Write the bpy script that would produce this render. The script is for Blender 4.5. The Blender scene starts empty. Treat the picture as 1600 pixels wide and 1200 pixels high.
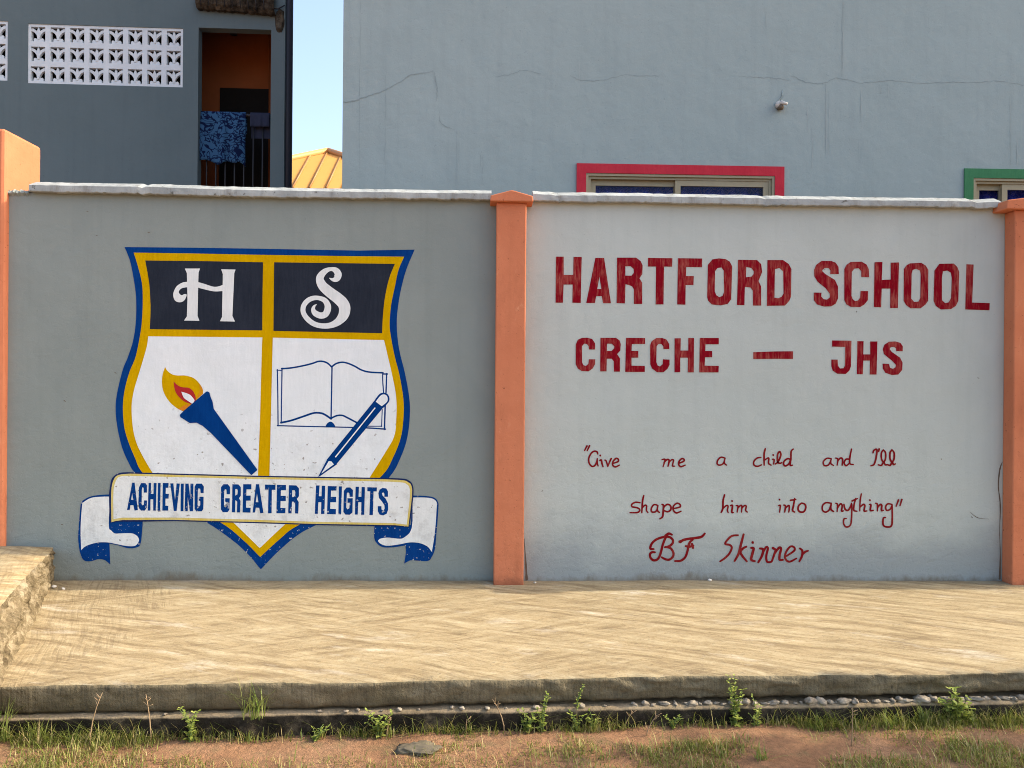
import bpy, bmesh, math, random
from mathutils import Vector, Matrix, noise
from mathutils.geometry import tessellate_polygon
random.seed(7)
R = math.radians
scn = bpy.context.scene
C = scn.collection

# ---------------------------------------------------------------- camera
F, CAMZ, DIST = 1202.0, 1.22, 4.77
YAW, ROLL = -R(1.74), R(0.46)
cam = bpy.data.cameras.new("camera")
cam.sensor_fit = 'HORIZONTAL'; cam.sensor_width = 36.0; cam.lens = F / 1600 * 36.0
cam.clip_start = 0.05; cam.clip_end = 2000
camo = bpy.data.objects.new("camera", cam); C.objects.link(camo)
camo.location = (0, -DIST, CAMZ)
CR = Matrix.Rotation(YAW, 3, 'Z') @ Matrix.Rotation(R(90), 3, 'X') @ Matrix.Rotation(ROLL, 3, 'Z')
camo.rotation_euler = CR.to_euler()
scn.camera = camo
CO = Vector(camo.location)

# ---------------------------------------------------------------- light
SUN_EL, SUN_AZ = R(37), R(87.2)          # azimuth clockwise from +Y
w = bpy.data.worlds.new("World"); scn.world = w; w.use_nodes = True
nt = w.node_tree
sky = nt.nodes.new('ShaderNodeTexSky'); sky.sky_type = 'NISHITA'; sky.sun_disc = False
sky.sun_elevation = SUN_EL; sky.sun_rotation = SUN_AZ
sky.air_density = 1.0; sky.dust_density = 4.0; sky.ozone_density = 0.3
nt.links.new(sky.outputs[0], nt.nodes['Background'].inputs[0])
nt.nodes['Background'].inputs[1].default_value = 0.15
sl = bpy.data.lights.new("sun", 'SUN'); sl.energy = 2.0; sl.angle = R(0.5); sl.color = (1.0, 0.86, 0.66)
so = bpy.data.objects.new("sun", sl); C.objects.link(so)
sd = Vector((math.cos(SUN_EL) * math.sin(SUN_AZ), math.cos(SUN_EL) * math.cos(SUN_AZ), math.sin(SUN_EL)))
so.rotation_euler = sd.to_track_quat('Z', 'Y').to_euler(); so.location = sd * 30
vs = scn.view_settings
scn.display_settings.display_device = 'sRGB'
vs.view_transform = 'Standard'; vs.look = 'None'; vs.gamma = 1; vs.use_curve_mapping = False
vs.exposure = 1.53
scn.cycles.use_denoising = True; scn.cycles.denoising_prefilter = 'NONE'
scn.cycles.max_bounces = 8
scn.cycles.filter_width = 1.0

# ---------------------------------------------------------------- helpers
def ray(px, py): return CR @ Vector(((px - 800) / F, (600 - py) / F, -1))
def on_y(px, py, y=0.0):
    d = ray(px, py); return CO + d * ((y - CO.y) / d.y)
def on_z(px, py, z=0.0):
    d = ray(px, py); return CO + d * ((z - CO.z) / d.z)

class Plane:
    """a facade: u along it, z up, w into the building"""
    def __init__(s, y0, ang):
        s.o = Vector((0, y0, 0)); s.u = Vector((math.cos(ang), math.sin(ang), 0)); s.n = Vector((-math.sin(ang), math.cos(ang), 0))
    def uv(s, px, py, wd=0.0):
        d = ray(px, py); o = s.o + s.n * wd
        p = CO + d * ((o - CO).dot(s.n) / d.dot(s.n)); return ((p - s.o).dot(s.u), p.z)
    def P(s, u, v, wd=0.0): return s.o + s.u * u + s.n * wd + Vector((0, 0, v))

class MB:
    def __init__(s): s.v = []; s.f = []; s.m = []; s.sm = []
    def add(s, vs_, fs_, mi=0, smooth=False):
        b = len(s.v); s.v += [tuple(p) for p in vs_]
        for f in fs_: s.f.append(tuple(b + i for i in f)); s.m.append(mi); s.sm.append(smooth)
    def box(s, x0, x1, y0, y1, z0, z1, mi=0, fn=None):
        P = [(x, y, z) for z in (z0, z1) for y in (y0, y1) for x in (x0, x1)]
        if fn: P = [fn(*p) for p in P]
        s.add(P, [(0, 2, 3, 1), (4, 5, 7, 6), (0, 1, 5, 4), (2, 6, 7, 3), (0, 4, 6, 2), (1, 3, 7, 5)], mi)
    def tube(s, pts, r, n=8, mi=0, smooth=True, cap=True):
        pts = [Vector(p) for p in pts]; rr = r if isinstance(r, (list, tuple)) else [r] * len(pts)
        V = []; Fs = []
        for i, p in enumerate(pts):
            t = (pts[min(i + 1, len(pts) - 1)] - pts[max(i - 1, 0)]).normalized()
            a = t.cross(Vector((0.12, 0.3, 1)) if abs(t.z) < .9 else Vector((1, 0.1, 0))).normalized(); b = t.cross(a)
            for k in range(n):
                q = 2 * math.pi * k / n; V.append(p + (a * math.cos(q) + b * math.sin(q)) * rr[i])
        for i in range(len(pts) - 1):
            for k in range(n):
                Fs.append((i * n + k, i * n + (k + 1) % n, (i + 1) * n + (k + 1) % n, (i + 1) * n + k))
        if cap:
            Fs.append(tuple(range(n))); Fs.append(tuple((len(pts) - 1) * n + k for k in range(n)))
        s.add(V, Fs, mi, smooth)
    def build(s, name, mats, parent=None, fix=True, bevel=0):
        me = bpy.data.meshes.new(name); me.from_pydata(s.v, [], s.f)
        for m in (mats if isinstance(mats, (list, tuple)) else [mats]): me.materials.append(m)
        me.polygons.foreach_set('material_index', s.m); me.polygons.foreach_set('use_smooth', s.sm)
        if fix:
            bm = bmesh.new(); bm.from_mesh(me); bmesh.ops.recalc_face_normals(bm, faces=bm.faces); bm.to_mesh(me); bm.free()
        me.update()
        o = bpy.data.objects.new(name, me); C.objects.link(o)
        if parent: o.parent = parent; o.matrix_parent_inverse = pinv(parent)
        if bevel:
            b = o.modifiers.new('edge', 'BEVEL'); b.width = bevel; b.segments = 2; b.limit_method = 'ANGLE'
        return o
def pinv(p):
    m = Matrix.Identity(4); ch = p; L = []
    while ch: L.append(ch); ch = ch.parent
    for q in reversed(L): m = m @ q.matrix_parent_inverse @ Matrix.LocRotScale(q.location, q.rotation_euler, q.scale)
    return m.inverted()
def tag(o, label=None, cat=None, group=None, kind=None):
    for k, v in (('label', label), ('category', cat), ('group', group), ('kind', kind)):
        if v: o[k] = v
    return o
def empty(name, loc, label, cat, group=None):
    o = bpy.data.objects.new(name, None); o.location = loc; o.empty_display_size = .2; C.objects.link(o)
    return tag(o, label, cat, group)
def copy_tree(o, parent=None):
    c = o.copy(); C.objects.link(c)
    if parent: c.parent = parent; c.matrix_parent_inverse = o.matrix_parent_inverse.copy()
    for ch in list(o.children): copy_tree(ch, c)
    return c
def cr(pts, n=6, closed=False):
    """smooth curve through points"""
    P = [Vector(p) for p in pts]; out = []; N = len(P)
    for i in range(N if closed else N - 1):
        if closed: a, b, c, d = P[i - 1], P[i], P[(i + 1) % N], P[(i + 2) % N]
        else: a, b, c, d = P[max(i - 1, 0)], P[i], P[i + 1], P[min(i + 2, N - 1)]
        for k in range(n):
            t = k / n
            out.append(.5 * ((2 * b) + (c - a) * t + (2 * a - 5 * b + 4 * c - d) * t * t + (3 * b - a - 3 * c + d) * t ** 3))
    if not closed: out.append(P[-1])
    return out
def nz(x, y=0, z=0): return noise.noise(Vector((x, y, z)))

# ---------------------------------------------------------------- materials
class Mat:
    def __init__(s, name):
        s.m = bpy.data.materials.new(name); s.m.use_nodes = True; s.t = s.m.node_tree
        s.b = s.t.nodes['Principled BSDF']; s.geo = None
    def n(s, typ, **kw):
        nd = s.t.nodes.new(typ)
        for k, v in kw.items(): setattr(nd, k, v)
        return nd
    def l(s, a, b): s.t.links.new(a, b)
    def pos(s, scale=(1, 1, 1), rot=(0, 0, 0), src=None):
        if src is None:
            if not s.geo: s.geo = s.n('ShaderNodeNewGeometry')
            src = s.geo.outputs['Position']
        if tuple(rot) != (0, 0, 0):                       # turn first, then stretch along the turned axes
            m0 = s.n('ShaderNodeMapping'); m0.inputs['Rotation'].default_value = rot; s.l(src, m0.inputs['Vector']); src = m0.outputs[0]
        mp = s.n('ShaderNodeMapping'); mp.inputs['Scale'].default_value = scale
        s.l(src, mp.inputs['Vector']); return mp.outputs[0]
    def noise(s, vec, scale, detail=4, rough=.55, dist=0):
        nd = s.n('ShaderNodeTexNoise'); nd.inputs['Scale'].default_value = scale; nd.inputs['Detail'].default_value = detail
        nd.inputs['Roughness'].default_value = rough; nd.inputs['Distortion'].default_value = dist
        s.l(vec, nd.inputs['Vector']); return nd.outputs['Fac']
    def ramp(s, fac, stops, interp='LINEAR'):
        r = s.n('ShaderNodeValToRGB'); r.color_ramp.interpolation = interp
        e = r.color_ramp.elements
        while len(e) < len(stops): e.new(.5)
        for i, (p, c) in enumerate(stops):
            e[i].position = p; e[i].color = (c, c, c, 1) if isinstance(c, (int, float)) else (*c, 1)
        s.l(fac, r.inputs[0]); return r.outputs[0]
    def mix(s, fac, a, b, mode='MIX'):
        m = s.n('ShaderNodeMix', data_type='RGBA', blend_type=mode)
        for sock, v in ((m.inputs[0], fac), (m.inputs[6], a), (m.inputs[7], b)):
            if isinstance(v, (int, float)): sock.default_value = v
            elif isinstance(v, tuple): sock.default_value = (*v, 1)
            else: s.l(v, sock)
        return m.outputs[2]
    def math(s, op, a, b=0.0):
        m = s.n('ShaderNodeMath', operation=op)
        for i, v in enumerate((a, b)):
            if isinstance(v, (int, float)): m.inputs[i].default_value = v
            else: s.l(v, m.inputs[i])
        return m.outputs[0]
    def sep(s):
        if not s.geo: s.geo = s.n('ShaderNodeNewGeometry')
        x = s.n('ShaderNodeSeparateXYZ'); s.l(s.geo.outputs['Position'], x.inputs[0]); return x.outputs
    def maprange(s, v, a, b, c=0., d=1.):
        m = s.n('ShaderNodeMapRange'); s.l(v, m.inputs[0])
        for i, q in enumerate((a, b, c, d)): m.inputs[i + 1].default_value = q
        return m.outputs[0]
    def bump(s, h, strength=.5, dist=.01, prev=None):
        b = s.n('ShaderNodeBump'); b.inputs['Strength'].default_value = strength; b.inputs['Distance'].default_value = dist
        s.l(h, b.inputs['Height'])
        if prev: s.l(prev, b.inputs['Normal'])
        return b.outputs[0]
    def done(s, col=None, rough=.8, nrm=None, spec=.3):
        if col is not None:
            if isinstance(col, tuple): s.b.inputs['Base Color'].default_value = (*col, 1)
            else: s.l(col, s.b.inputs['Base Color'])
        if isinstance(rough, (int, float)): s.b.inputs['Roughness'].default_value = rough
        else: s.l(rough, s.b.inputs['Roughness'])
        s.b.inputs['Specular IOR Level'].default_value = spec
        if nrm is not None: s.l(nrm, s.b.inputs['Normal'])
        return s.m

def render_bump(M, rough=1.0):
    """hand trowelled cement render, rougher near its foot"""
    fine = M.noise(M.pos(), 140, 3, .6)
    pit = M.ramp(M.noise(M.pos(), 38, 4, .7), [(.36, 0), (.5, 1)])
    trowel = M.noise(M.pos((1, 1, 2.2), (0, .5, 0)), 7, 5, .6, 1.2)
    z = M.sep()[2]
    foot = M.maprange(z, 0.0, 1.1, 1.0, 0.25)
    h = M.math('ADD', M.math('MULTIPLY', fine, .16), M.math('MULTIPLY', M.math('MULTIPLY', pit, foot), .45))
    b1 = M.bump(h, .55 * rough, .004)
    soft = M.noise(M.pos(), 2.6, 3, .5)
    b2 = M.bump(soft, .25, .05, b1)
    return M.bump(M.math('MULTIPLY', trowel, M.math('ADD', foot, .15)), .42 * rough, .012, b2)

def m_render(name, c1, c2, dirt=(.16, .13, .09), foot=True, rough=1.0, patch=2.2, low_col=None, scuff=None, mould=None):
    M = Mat(name)
    col = M.mix(M.ramp(M.noise(M.pos(), patch, 6, .6, .4), [(.32, 0), (.68, 1)]), c1, c2)
    if low_col:                                              # darker, bluer tone towards the foot, with a ragged upper edge
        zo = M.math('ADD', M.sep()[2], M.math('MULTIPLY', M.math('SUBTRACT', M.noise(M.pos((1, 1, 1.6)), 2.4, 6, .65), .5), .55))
        col = M.mix(M.maprange(zo, .12, .42, .9, 0), col, low_col)
    streak = M.ramp(M.noise(M.pos((9, 9, .5)), 1.6, 4, .6), [(.5, 0), (.85, .22)])
    col = M.mix(streak, col, tuple(x * .72 for x in c1))
    spk = M.ramp(M.noise(M.pos(), 55, 2, .5), [(.70, 0), (.76, .35)])
    col = M.mix(spk, col, tuple(x * .55 for x in c1))
    if scuff:
        sc_ = M.ramp(M.noise(M.pos((1.6, 1.6, 1)), 6, 7, .75, .6), [(.60, 0), (.70, .55)])
        col = M.mix(sc_, col, scuff)
        col = M.mix(M.ramp(M.noise(M.pos((2, 2, .8)), 4, 6, .7), [(.55, 0), (.80, .5)]), col, tuple(x * .62 for x in c1))
        col = M.mix(M.ramp(M.noise(M.pos(), 48, 3, .6), [(.68, 0), (.71, .8)]), col, tuple(x * .35 for x in c1))
    if mould:
        col = M.mix(M.ramp(M.noise(M.pos((3, 3, .6)), 4.5, 7, .75), [(.50, 0), (.68, .6)]), col, mould)
        col = M.mix(M.ramp(M.noise(M.pos(), 26, 4, .7), [(.62, 0), (.68, .85)]), col, tuple(x * .5 for x in mould))
    if foot:
        z = M.sep()[2]
        jag = M.math('ADD', z, M.math('MULTIPLY', M.math('ADD', M.noise(M.pos((1, 1, .5)), 9, 6, .75), M.math('MULTIPLY', M.noise(M.pos(), 1.3, 3), 1.2)), -.16))
        col = M.mix(M.maprange(jag, -.19, -.14, .75, 0), col, dirt)
    return M.done(col, .8, render_bump(M, rough), 0.0)

def m_paint(name, c1, c2=None, brush=0.0, chips=0.0, chipcol=(.5, .5, .48), dirt=0.0, low=None):
    """brushed paint on the render"""
    M = Mat(name)
    c2 = c2 or tuple(x * .88 for x in c1)
    f = M.noise(M.pos((26, 26, 3)), 3.0, 5, .7, .4)
    f2 = M.noise(M.pos(), 5.5, 3, .5)
    col = M.mix(M.ramp(M.math('ADD', M.math('MULTIPLY', f, .6), M.math('MULTIPLY', f2, .4)), [(.40 + .08 * brush, 0), (.62, 1)]), c1, c2)
    if dirt:
        d = M.ramp(M.noise(M.pos(), 9, 7, .75), [(.5, 0), (.78, dirt)])
        if low is not None: d = M.math('MULTIPLY', d, M.maprange(M.sep()[2], low, low - .5, 0, 1))
        col = M.mix(d, col, (.30, .29, .26))
        sp = M.ramp(M.noise(M.pos(), 34, 2, .5), [(.68, 0), (.71, .75)])
        if low is not None: sp = M.math('MULTIPLY', sp, M.maprange(M.sep()[2], low, low - .35, 0, 1))
        col = M.mix(sp, col, (.2, .17, .14))
    if chips:
        cc = M.ramp(M.noise(M.pos(), 60, 2, .5), [(.72 - .06 * chips, 0), (.75 - .06 * chips, .9)])
        if low is not None: cc = M.math('MULTIPLY', cc, M.maprange(M.sep()[2], low, low - .2, 0, 1))
        col = M.mix(cc, col, chipcol)
    return M.done(col, .8, render_bump(M, .8), 0.0)

GREY_L = m_render('grey_render_paint', (.232, .266, .250), (.262, .296, .278), patch=1.4)
GREY_R = m_render('pale_grey_render_paint', (.428, .475, .450), (.466, .512, .486), patch=1.4, low_col=(.28, .315, .32))
GREY_B = m_render('blue_grey_render_paint', (.268, .336, .345), (.293, .362, .371), foot=False, rough=.9, patch=.8)
GREY_D = m_render('slate_grey_render_paint', (.112, .150, .162), (.130, .168, .180), foot=False, rough=.7, patch=.7)
GREY_S = m_render('stained_grey_render', (.10, .10, .10), (.30, .30, .31), foot=False, patch=3)
COPE = m_render('weathered_coping', (.27, .292, .290), (.40, .425, .415), foot=False, rough=1.6, patch=6, mould=(.17, .16, .135))
ORANGE = m_render('terracotta_paint', (.53, .182, .094), (.59, .215, .112), foot=True, dirt=(.25, .09, .05), patch=3, scuff=(.66, .33, .19))
ROOMC = m_render('brown_room_paint', (.24, .075, .028), (.28, .09, .035), foot=False)
BLUE = m_paint('royal_blue_paint', (.002, .034, .165), (.003, .044, .20))
BLUEC = m_paint('chipped_blue_paint', (.003, .036, .175), (.005, .05, .215), chips=1, low=.62)
NAVY = m_paint('navy_outline_paint', (.012, .022, .085), (.015, .03, .11), chips=.3)
GOLD = m_paint('gold_paint', (.54, .31, .001), (.62, .37, .002))
PALEGOLD = m_paint('pale_gold_paint', (.62, .47, .10), (.66, .56, .22), dirt=.3)
WHITE = m_paint('white_paint', (.71, .752, .755), (.77, .805, .81), dirt=.38, low=1.15)
WHITER = m_paint('stained_white_paint', (.70, .72, .70), (.77, .79, .77), dirt=.6)
CHAR = m_paint('charcoal_paint', (.020, .025, .037), (.027, .033, .047))
IVORY = m_paint('ivory_letter_paint', (.66, .69, .68), (.76, .78, .77))
RED = m_paint('crimson_letter_paint', (.205, .005, .013), (.33, .08, .065), brush=1)
REDS = m_paint('brushed_red_script_paint', (.19, .008, .012), (.24, .03, .026), brush=1)
FIRE_R = m_paint('flame_red_paint', (.42, .03, .03)); FIRE_O = m_paint('flame_orange_paint', (.62, .20, .02), (.60, .28, .01))
REDW = m_paint('window_red_paint', (.42, .03, .05), (.46, .04, .06)); GREENW = m_paint('window_green_paint', (.05, .17, .085), (.06, .20, .10))
def m_plain(name, c, rough=.5, spec=.4, metal=0, var=.15, sc=20):
    M = Mat(name); M.b.inputs['Metallic'].default_value = metal
    col = M.mix(M.noise(M.pos(), sc, 5, .6), tuple(x * (1 - var) for x in c), tuple(min(1, x * (1 + var)) for x in c))
    return M.done(col, rough, M.bump(M.noise(M.pos(), sc * 4, 3), .15, .003), spec)
ALU = m_plain('champagne_aluminium', (.30, .265, .175), .45, .3)
CRACKM = m_plain('dark_crack', (.13, .10, .075), .9, .1)
HAIR = m_plain('hairline_plaster', (.228, .285, .298), .9, 0)
HAIRL = m_plain('raised_plaster', (.315, .375, .385), .9, 0)
SCREEN = m_plain('white_block_paint', (.62, .67, .70), .7, .2, sc=9)
DARK = m_plain('unlit_dark', (.012, .011, .010), .9, .1)  # near-black colour standing in for unlit interiors
IRON = m_plain('dark_iron', (.02, .02, .024), .5, .4)
PIPE = m_plain('dark_navy_plastic', (.018, .018, .03), .5, .4)
PORC = m_plain('off_white_plastic', (.6, .57, .52), .4, .5); BROWN = m_plain('brown_bakelite', (.12, .09, .06), .5, .4)
BARK = m_plain('bark', (.12, .085, .06), .9, .1)

# ================================================================ GROUND
ZG = -0.215
def edge_pts(L): return [on_z(px, py, 0.0) for px, py in L]
SLAB_EDGE = edge_pts([(0, 1070), (120, 1069), (260, 1068), (400, 1066), (500, 1065), (600, 1063), (700, 1061), (800, 1060.5), (900, 1057.5), (1000, 1055.5), (1200, 1054), (1400, 1052), (1600, 1049)])
def interp(L, x):
    if x <= L[0].x: return L[0].y + (x - L[0].x) * (L[1].y - L[0].y) / (L[1].x - L[0].x)
    for a, b in zip(L, L[1:]):
        if x <= b.x: return a.y + (b.y - a.y) * (x - a.x) / (b.x - a.x)
    a, b = L[-2], L[-1]; return b.y + (x - b.x) * (b.y - a.y) / (b.x - a.x) * .3
def slab_y(x): return interp(SLAB_EDGE, x)

# ground sheet: fine near the camera, reaching the horizon
def ticks(lo, hi, step, far):
    t = [lo + i * step for i in range(int((hi - lo) / step) + 1)]
    a = []; s_ = step * 2; p = hi
    while p < far: p += s_; s_ *= 1.6; a.append(min(p, far))
    b = []; s_ = step * 2; p = lo
    while p > -far: p -= s_; s_ *= 1.6; b.append(max(p, -far))
    return sorted(set(b + t + a))
gx = ticks(-3.4, 3.4, .035, 900); gy = ticks(-3.6, -1.45, .03, 900)
def ground_h(x, y):
    if abs(x) > 8 or y < -9 or y > 0: return 0
    return .020 * max(0, min(1, (x + .6) / 1.6)) + .016 * nz(x * 1.7, y * 1.7) + .010 * nz(x * 6, y * 6, 3) + .005 * nz(x * 17, y * 17, 7)
mb = MB(); NX = len(gx)
mb.add([(x, y, ZG + ground_h(x, y)) for y in gy for x in gx],
       [(j * NX + i, j * NX + i + 1, (j + 1) * NX + i + 1, (j + 1) * NX + i) for j in range(len(gy) - 1) for i in range(NX - 1)], 0, True)
M = Mat('red_dirt')
base = M.ramp(M.noise(M.pos(), 3.0, 7, .65, .4), [(.3, (.20, .105, .058)), (.52, (.30, .165, .09)), (.72, (.36, .215, .125))])
base = M.mix(M.ramp(M.noise(M.pos(), 45, 4, .7), [(.42, 0), (.7, .6)]), base, (.14, .085, .05))
base = M.mix(M.ramp(M.noise(M.pos(), 9, 6, .7), [(.52, 0), (.68, .55)]), base, (.13, .12, .06))
hb = M.math('ADD', M.noise(M.pos(), 30, 6, .7), M.math('MULTIPLY', M.noise(M.pos(), 150, 3, .6), .35))
tag(mb.build('ground', M.done(base, .95, M.bump(hb, .8, .02), .1)), kind='structure')

# concrete pavement slab with brushed top and chipped front face
M = Mat('brushed_concrete')
warp = M.n('ShaderNodeTexNoise'); warp.inputs['Scale'].default_value = 1.15; warp.inputs['Detail'].default_value = 2
M.l(M.pos(), warp.inputs['Vector'])
vm = M.n('ShaderNodeVectorMath', operation='SUBTRACT'); M.l(warp.outputs['Color'], vm.inputs[0]); vm.inputs[1].default_value = (.5, .5, .5)
vs2 = M.n('ShaderNodeVectorMath', operation='MULTIPLY'); M.l(vm.outputs[0], vs2.inputs[0]); vs2.inputs[1].default_value = (.16, .22, 0)
va = M.n('ShaderNodeVectorMath', operation='ADD'); M.l(M.geo.outputs['Position'], va.inputs[0]); M.l(vs2.outputs[0], va.inputs[1])
wp = va.outputs[0]
b1 = M.noise(M.pos((2.4, 34, 1), (0, 0, R(27)), wp), 1.0, 5, .68)
b2 = M.noise(M.pos((2.6, 36, 1), (0, 0, R(-22)), wp), 1.0, 5, .68)
b4 = M.noise(M.pos((3.0, 30, 1), (0, 0, R(44)), wp), 1.0, 5, .68)
b3 = M.noise(M.pos((55, 2.2, 1), (0, 0, R(-23)), wp), 1.0, 3, .6)
sel = M.ramp(M.noise(M.pos((.9, 2.4, 1)), 1.5, 2, .5), [(.44, 0), (.52, 1)])
sel2 = M.ramp(M.noise(M.pos((1.1, 2.6, 1)), 1.9, 2, .5), [(.56, 0), (.62, 1)])
br = M.mix(sel2, M.mix(sel, b1, b2), b4)
xs = M.sep()[0]
lft = M.ramp(M.math('ADD', M.maprange(xs, -2.1, -1.35, 1, 0), M.math('MULTIPLY', M.math('SUBTRACT', M.noise(M.pos(), 2.2, 3), .5), 1.4)), [(.5, 0), (.65, 1)])
br = M.mix(lft, br, b3)
gate = M.ramp(M.noise(M.pos((1.2, 3.2, 1), (0, 0, R(24))), 2.0, 4, .6), [(.47, .05), (.62, 1)])
gate = M.math('MAXIMUM', gate, M.math('MULTIPLY', lft, .6))
grain = M.noise(M.pos((.75, .85, 1), (0, 0, R(12))), 44, 6, .85)
st1 = M.noise(M.pos((1.3, 11, 1), (0, 0, R(21)), wp), 1.5, 7, .72)
st2 = M.noise(M.pos((1.6, 10, 1), (0, 0, R(-24)), wp), 1.5, 7, .72)
st = M.mix(M.math('MULTIPLY', M.maprange(M.noise(M.pos((.9, 2.4, 1)), 1.5, 2, .5), .42, .56, 1, 0), M.maprange(xs, .3, 1.2, .8, .25)), st1, st2)
tone = M.math('ADD', M.math('MULTIPLY', st, .56), M.math('MULTIPLY', grain, .44))
col = M.ramp(tone, [(.36, (.150, .106, .056)), (.44, (.262, .198, .108)), (.51, (.36, .285, .162)), (.60, (.455, .385, .245))])
col = M.mix(M.math('MULTIPLY', M.ramp(br, [(.40, .5), (.50, 0)]), gate), col, (.16, .115, .066))
spk = M.math('ADD', grain, M.math('MULTIPLY', M.math('SUBTRACT', .5, st), .55))
col = M.mix(M.ramp(spk, [(.54, 0), (.64, .7)]), col, (.125, .088, .05))
col = M.mix(M.math('MULTIPLY', M.ramp(M.noise(M.pos((.9, 3.0, 1), (0, 0, R(14)), wp), 1.7, 6, .72), [(.57, 0), (.70, .8)]), M.ramp(grain, [(.35, .4), (.6, 1)])), col, (.56, .52, .42))
y_ = M.sep()[1]
near_wall = M.ramp(M.math('ADD', M.maprange(y_, -.28, -.02, 0, 1), M.math('MULTIPLY', M.math('SUBTRACT', M.noise(M.pos((1, 3, 1)), 4, 5, .7), .5), 1.0)), [(.6, 0), (1.0, .25)])
col = M.mix(near_wall, col, (.20, .165, .12))  # slab tone turns browner and darker towards the wall
hh = M.math('ADD', M.math('ADD', M.math('MULTIPLY', M.math('MULTIPLY', br, gate), .9), M.math('MULTIPLY', st, .2)), M.math('MULTIPLY', grain, .75))
nrm = M.bump(hh, .65, .010)
nrm = M.bump(M.noise(M.pos((1, 2, 1)), 4, 3, .5), .5, .03, nrm)
SLABTOP = M.done(col, .88, nrm, .2)

M = Mat('mossy_concrete_face')
c = M.ramp(M.noise(M.pos((1.3, 1, 2)), 5, 7, .7), [(.3, (.10, .085, .052)), (.52, (.185, .155, .095)), (.75, (.28, .24, .155))])
c = M.mix(M.ramp(M.noise(M.pos((60, 60, 2.0)), 1.0, 3, .6), [(.3, .55), (.5, 0)]), c, (.10, .085, .058))
c = M.mix(M.ramp(M.noise(M.pos(), 16, 5, .75), [(.60, 0), (.72, .8)]), c, (.045, .04, .03))
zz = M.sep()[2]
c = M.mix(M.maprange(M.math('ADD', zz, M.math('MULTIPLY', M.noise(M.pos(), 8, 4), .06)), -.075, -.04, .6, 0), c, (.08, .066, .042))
hf = M.math('ADD', M.noise(M.pos((1, 1, 1)), 26, 6, .7), M.math('MULTIPLY', M.noise(M.pos((60, 60, 2)), 1.0, 3), .5))
FACE = M.done(c, .92, M.bump(hf, 1.0, .016), .15)

SX0, SX1 = -5.2, 5.6
def chip(x): return .008 * nz(x * 3, 1) + .008 * nz(x * 12, 2) + .006 * nz(x * 37, 5)
def slab_bottom(x): return -.118 + max(0, min(1, (x + 2.1) / 4.2)) * .028
def top_h(x, y): return .004 * nz(x * 1.2, y * 1.2, 4) + .003 * nz(x * 5, y * 9, 2)
mb = MB(); cols = int((SX1 - SX0) / .025); rows = 26; fr = 9
xs_ = [SX0 + i * (SX1 - SX0) / cols for i in range(cols + 1)]
V = []
for x in xs_:
    ye = slab_y(x) + chip(x)
    for r in range(rows + 1):
        t = r / rows; y = .1 + (ye - .1) * t
        V.append((x, y, top_h(x, y) - (.006 + .004 * nz(x * 20, 9)) * max(0, t - .985) / .015))
    zb = slab_bottom(x) + .004 * nz(x * 9, 3)
    rgh = .35 + .65 * max(0, min(1, (x + .4) * 1.2))
    for r in range(1, fr + 1):
        t = r / fr
        dy = (.016 * nz(x * 9, t * 2.2, 1) + .012 * nz(x * 26, t * 5, 2)) * rgh - .004 + .012 * t * t
        V.append((x, ye + dy, zb * t - .006 * (1 - t)))
    V.append((x, ye + .30, zb))
nr = rows + 1 + fr + 1
Fc = []; mt = []
for i in range(cols):
    for r in range(nr - 1):
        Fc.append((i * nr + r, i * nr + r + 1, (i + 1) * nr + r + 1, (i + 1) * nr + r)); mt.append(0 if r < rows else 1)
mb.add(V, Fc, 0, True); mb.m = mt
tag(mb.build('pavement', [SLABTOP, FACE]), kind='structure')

# black drain kerb below the slab
M = Mat('mould_shade_concrete')
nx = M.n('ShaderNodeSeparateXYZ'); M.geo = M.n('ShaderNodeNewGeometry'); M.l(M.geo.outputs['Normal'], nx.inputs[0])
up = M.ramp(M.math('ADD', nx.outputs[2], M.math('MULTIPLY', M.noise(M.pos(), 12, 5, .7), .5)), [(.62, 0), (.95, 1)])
blk = M.ramp(M.noise(M.pos(), 11, 6, .7), [(.32, (.010, .009, .007)), (.52, (.028, .024, .018)), (.62, (.075, .062, .042)), (.75, (.16, .13, .085))])  # black of the face: mould together with shade put into the colour
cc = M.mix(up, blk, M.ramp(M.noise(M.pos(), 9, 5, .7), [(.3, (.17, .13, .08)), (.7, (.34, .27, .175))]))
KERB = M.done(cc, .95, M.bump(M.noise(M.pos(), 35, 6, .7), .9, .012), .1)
def kerb_y(x): return slab_y(x) - .028 - .008 * math.sin(x * 1.3) + .010 * nz(x * 2.1, 6) + .006 * nz(x * 8, 8) + .003 * nz(x * 40, 8)
def kerb_top(x): return slab_bottom(x) - (.010 + .016 * max(0, min(1, (x + 1.0) / 2.5))) + .003 * nz(x * 12, 11)
mb = MB(); V = []
for x in xs_:
    ky = kerb_y(x); kt = kerb_top(x); h = kt - (ZG - .06)
    V += [(x, ky + .34, kt + .002), (x, ky + .05, kt + .004 * nz(x * 22, 3)), (x, ky + .018, kt + .003 * nz(x * 30, 4)), (x, ky + .004, kt - .006), (x, ky, kt - .016)]
    for r in range(1, 6): V.append((x, ky + .020 * nz(x * 14, r * .8, 5) + .004 * r / 5, kt - .016 - (h - .016) * r / 5))
nr = 10
mb.add(V, [(i * nr + r, i * nr + r + 1, (i + 1) * nr + r + 1, (i + 1) * nr + r) for i in range(cols) for r in range(nr - 1)], 0, True)
tag(mb.build('kerb', KERB), kind='structure')

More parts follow.
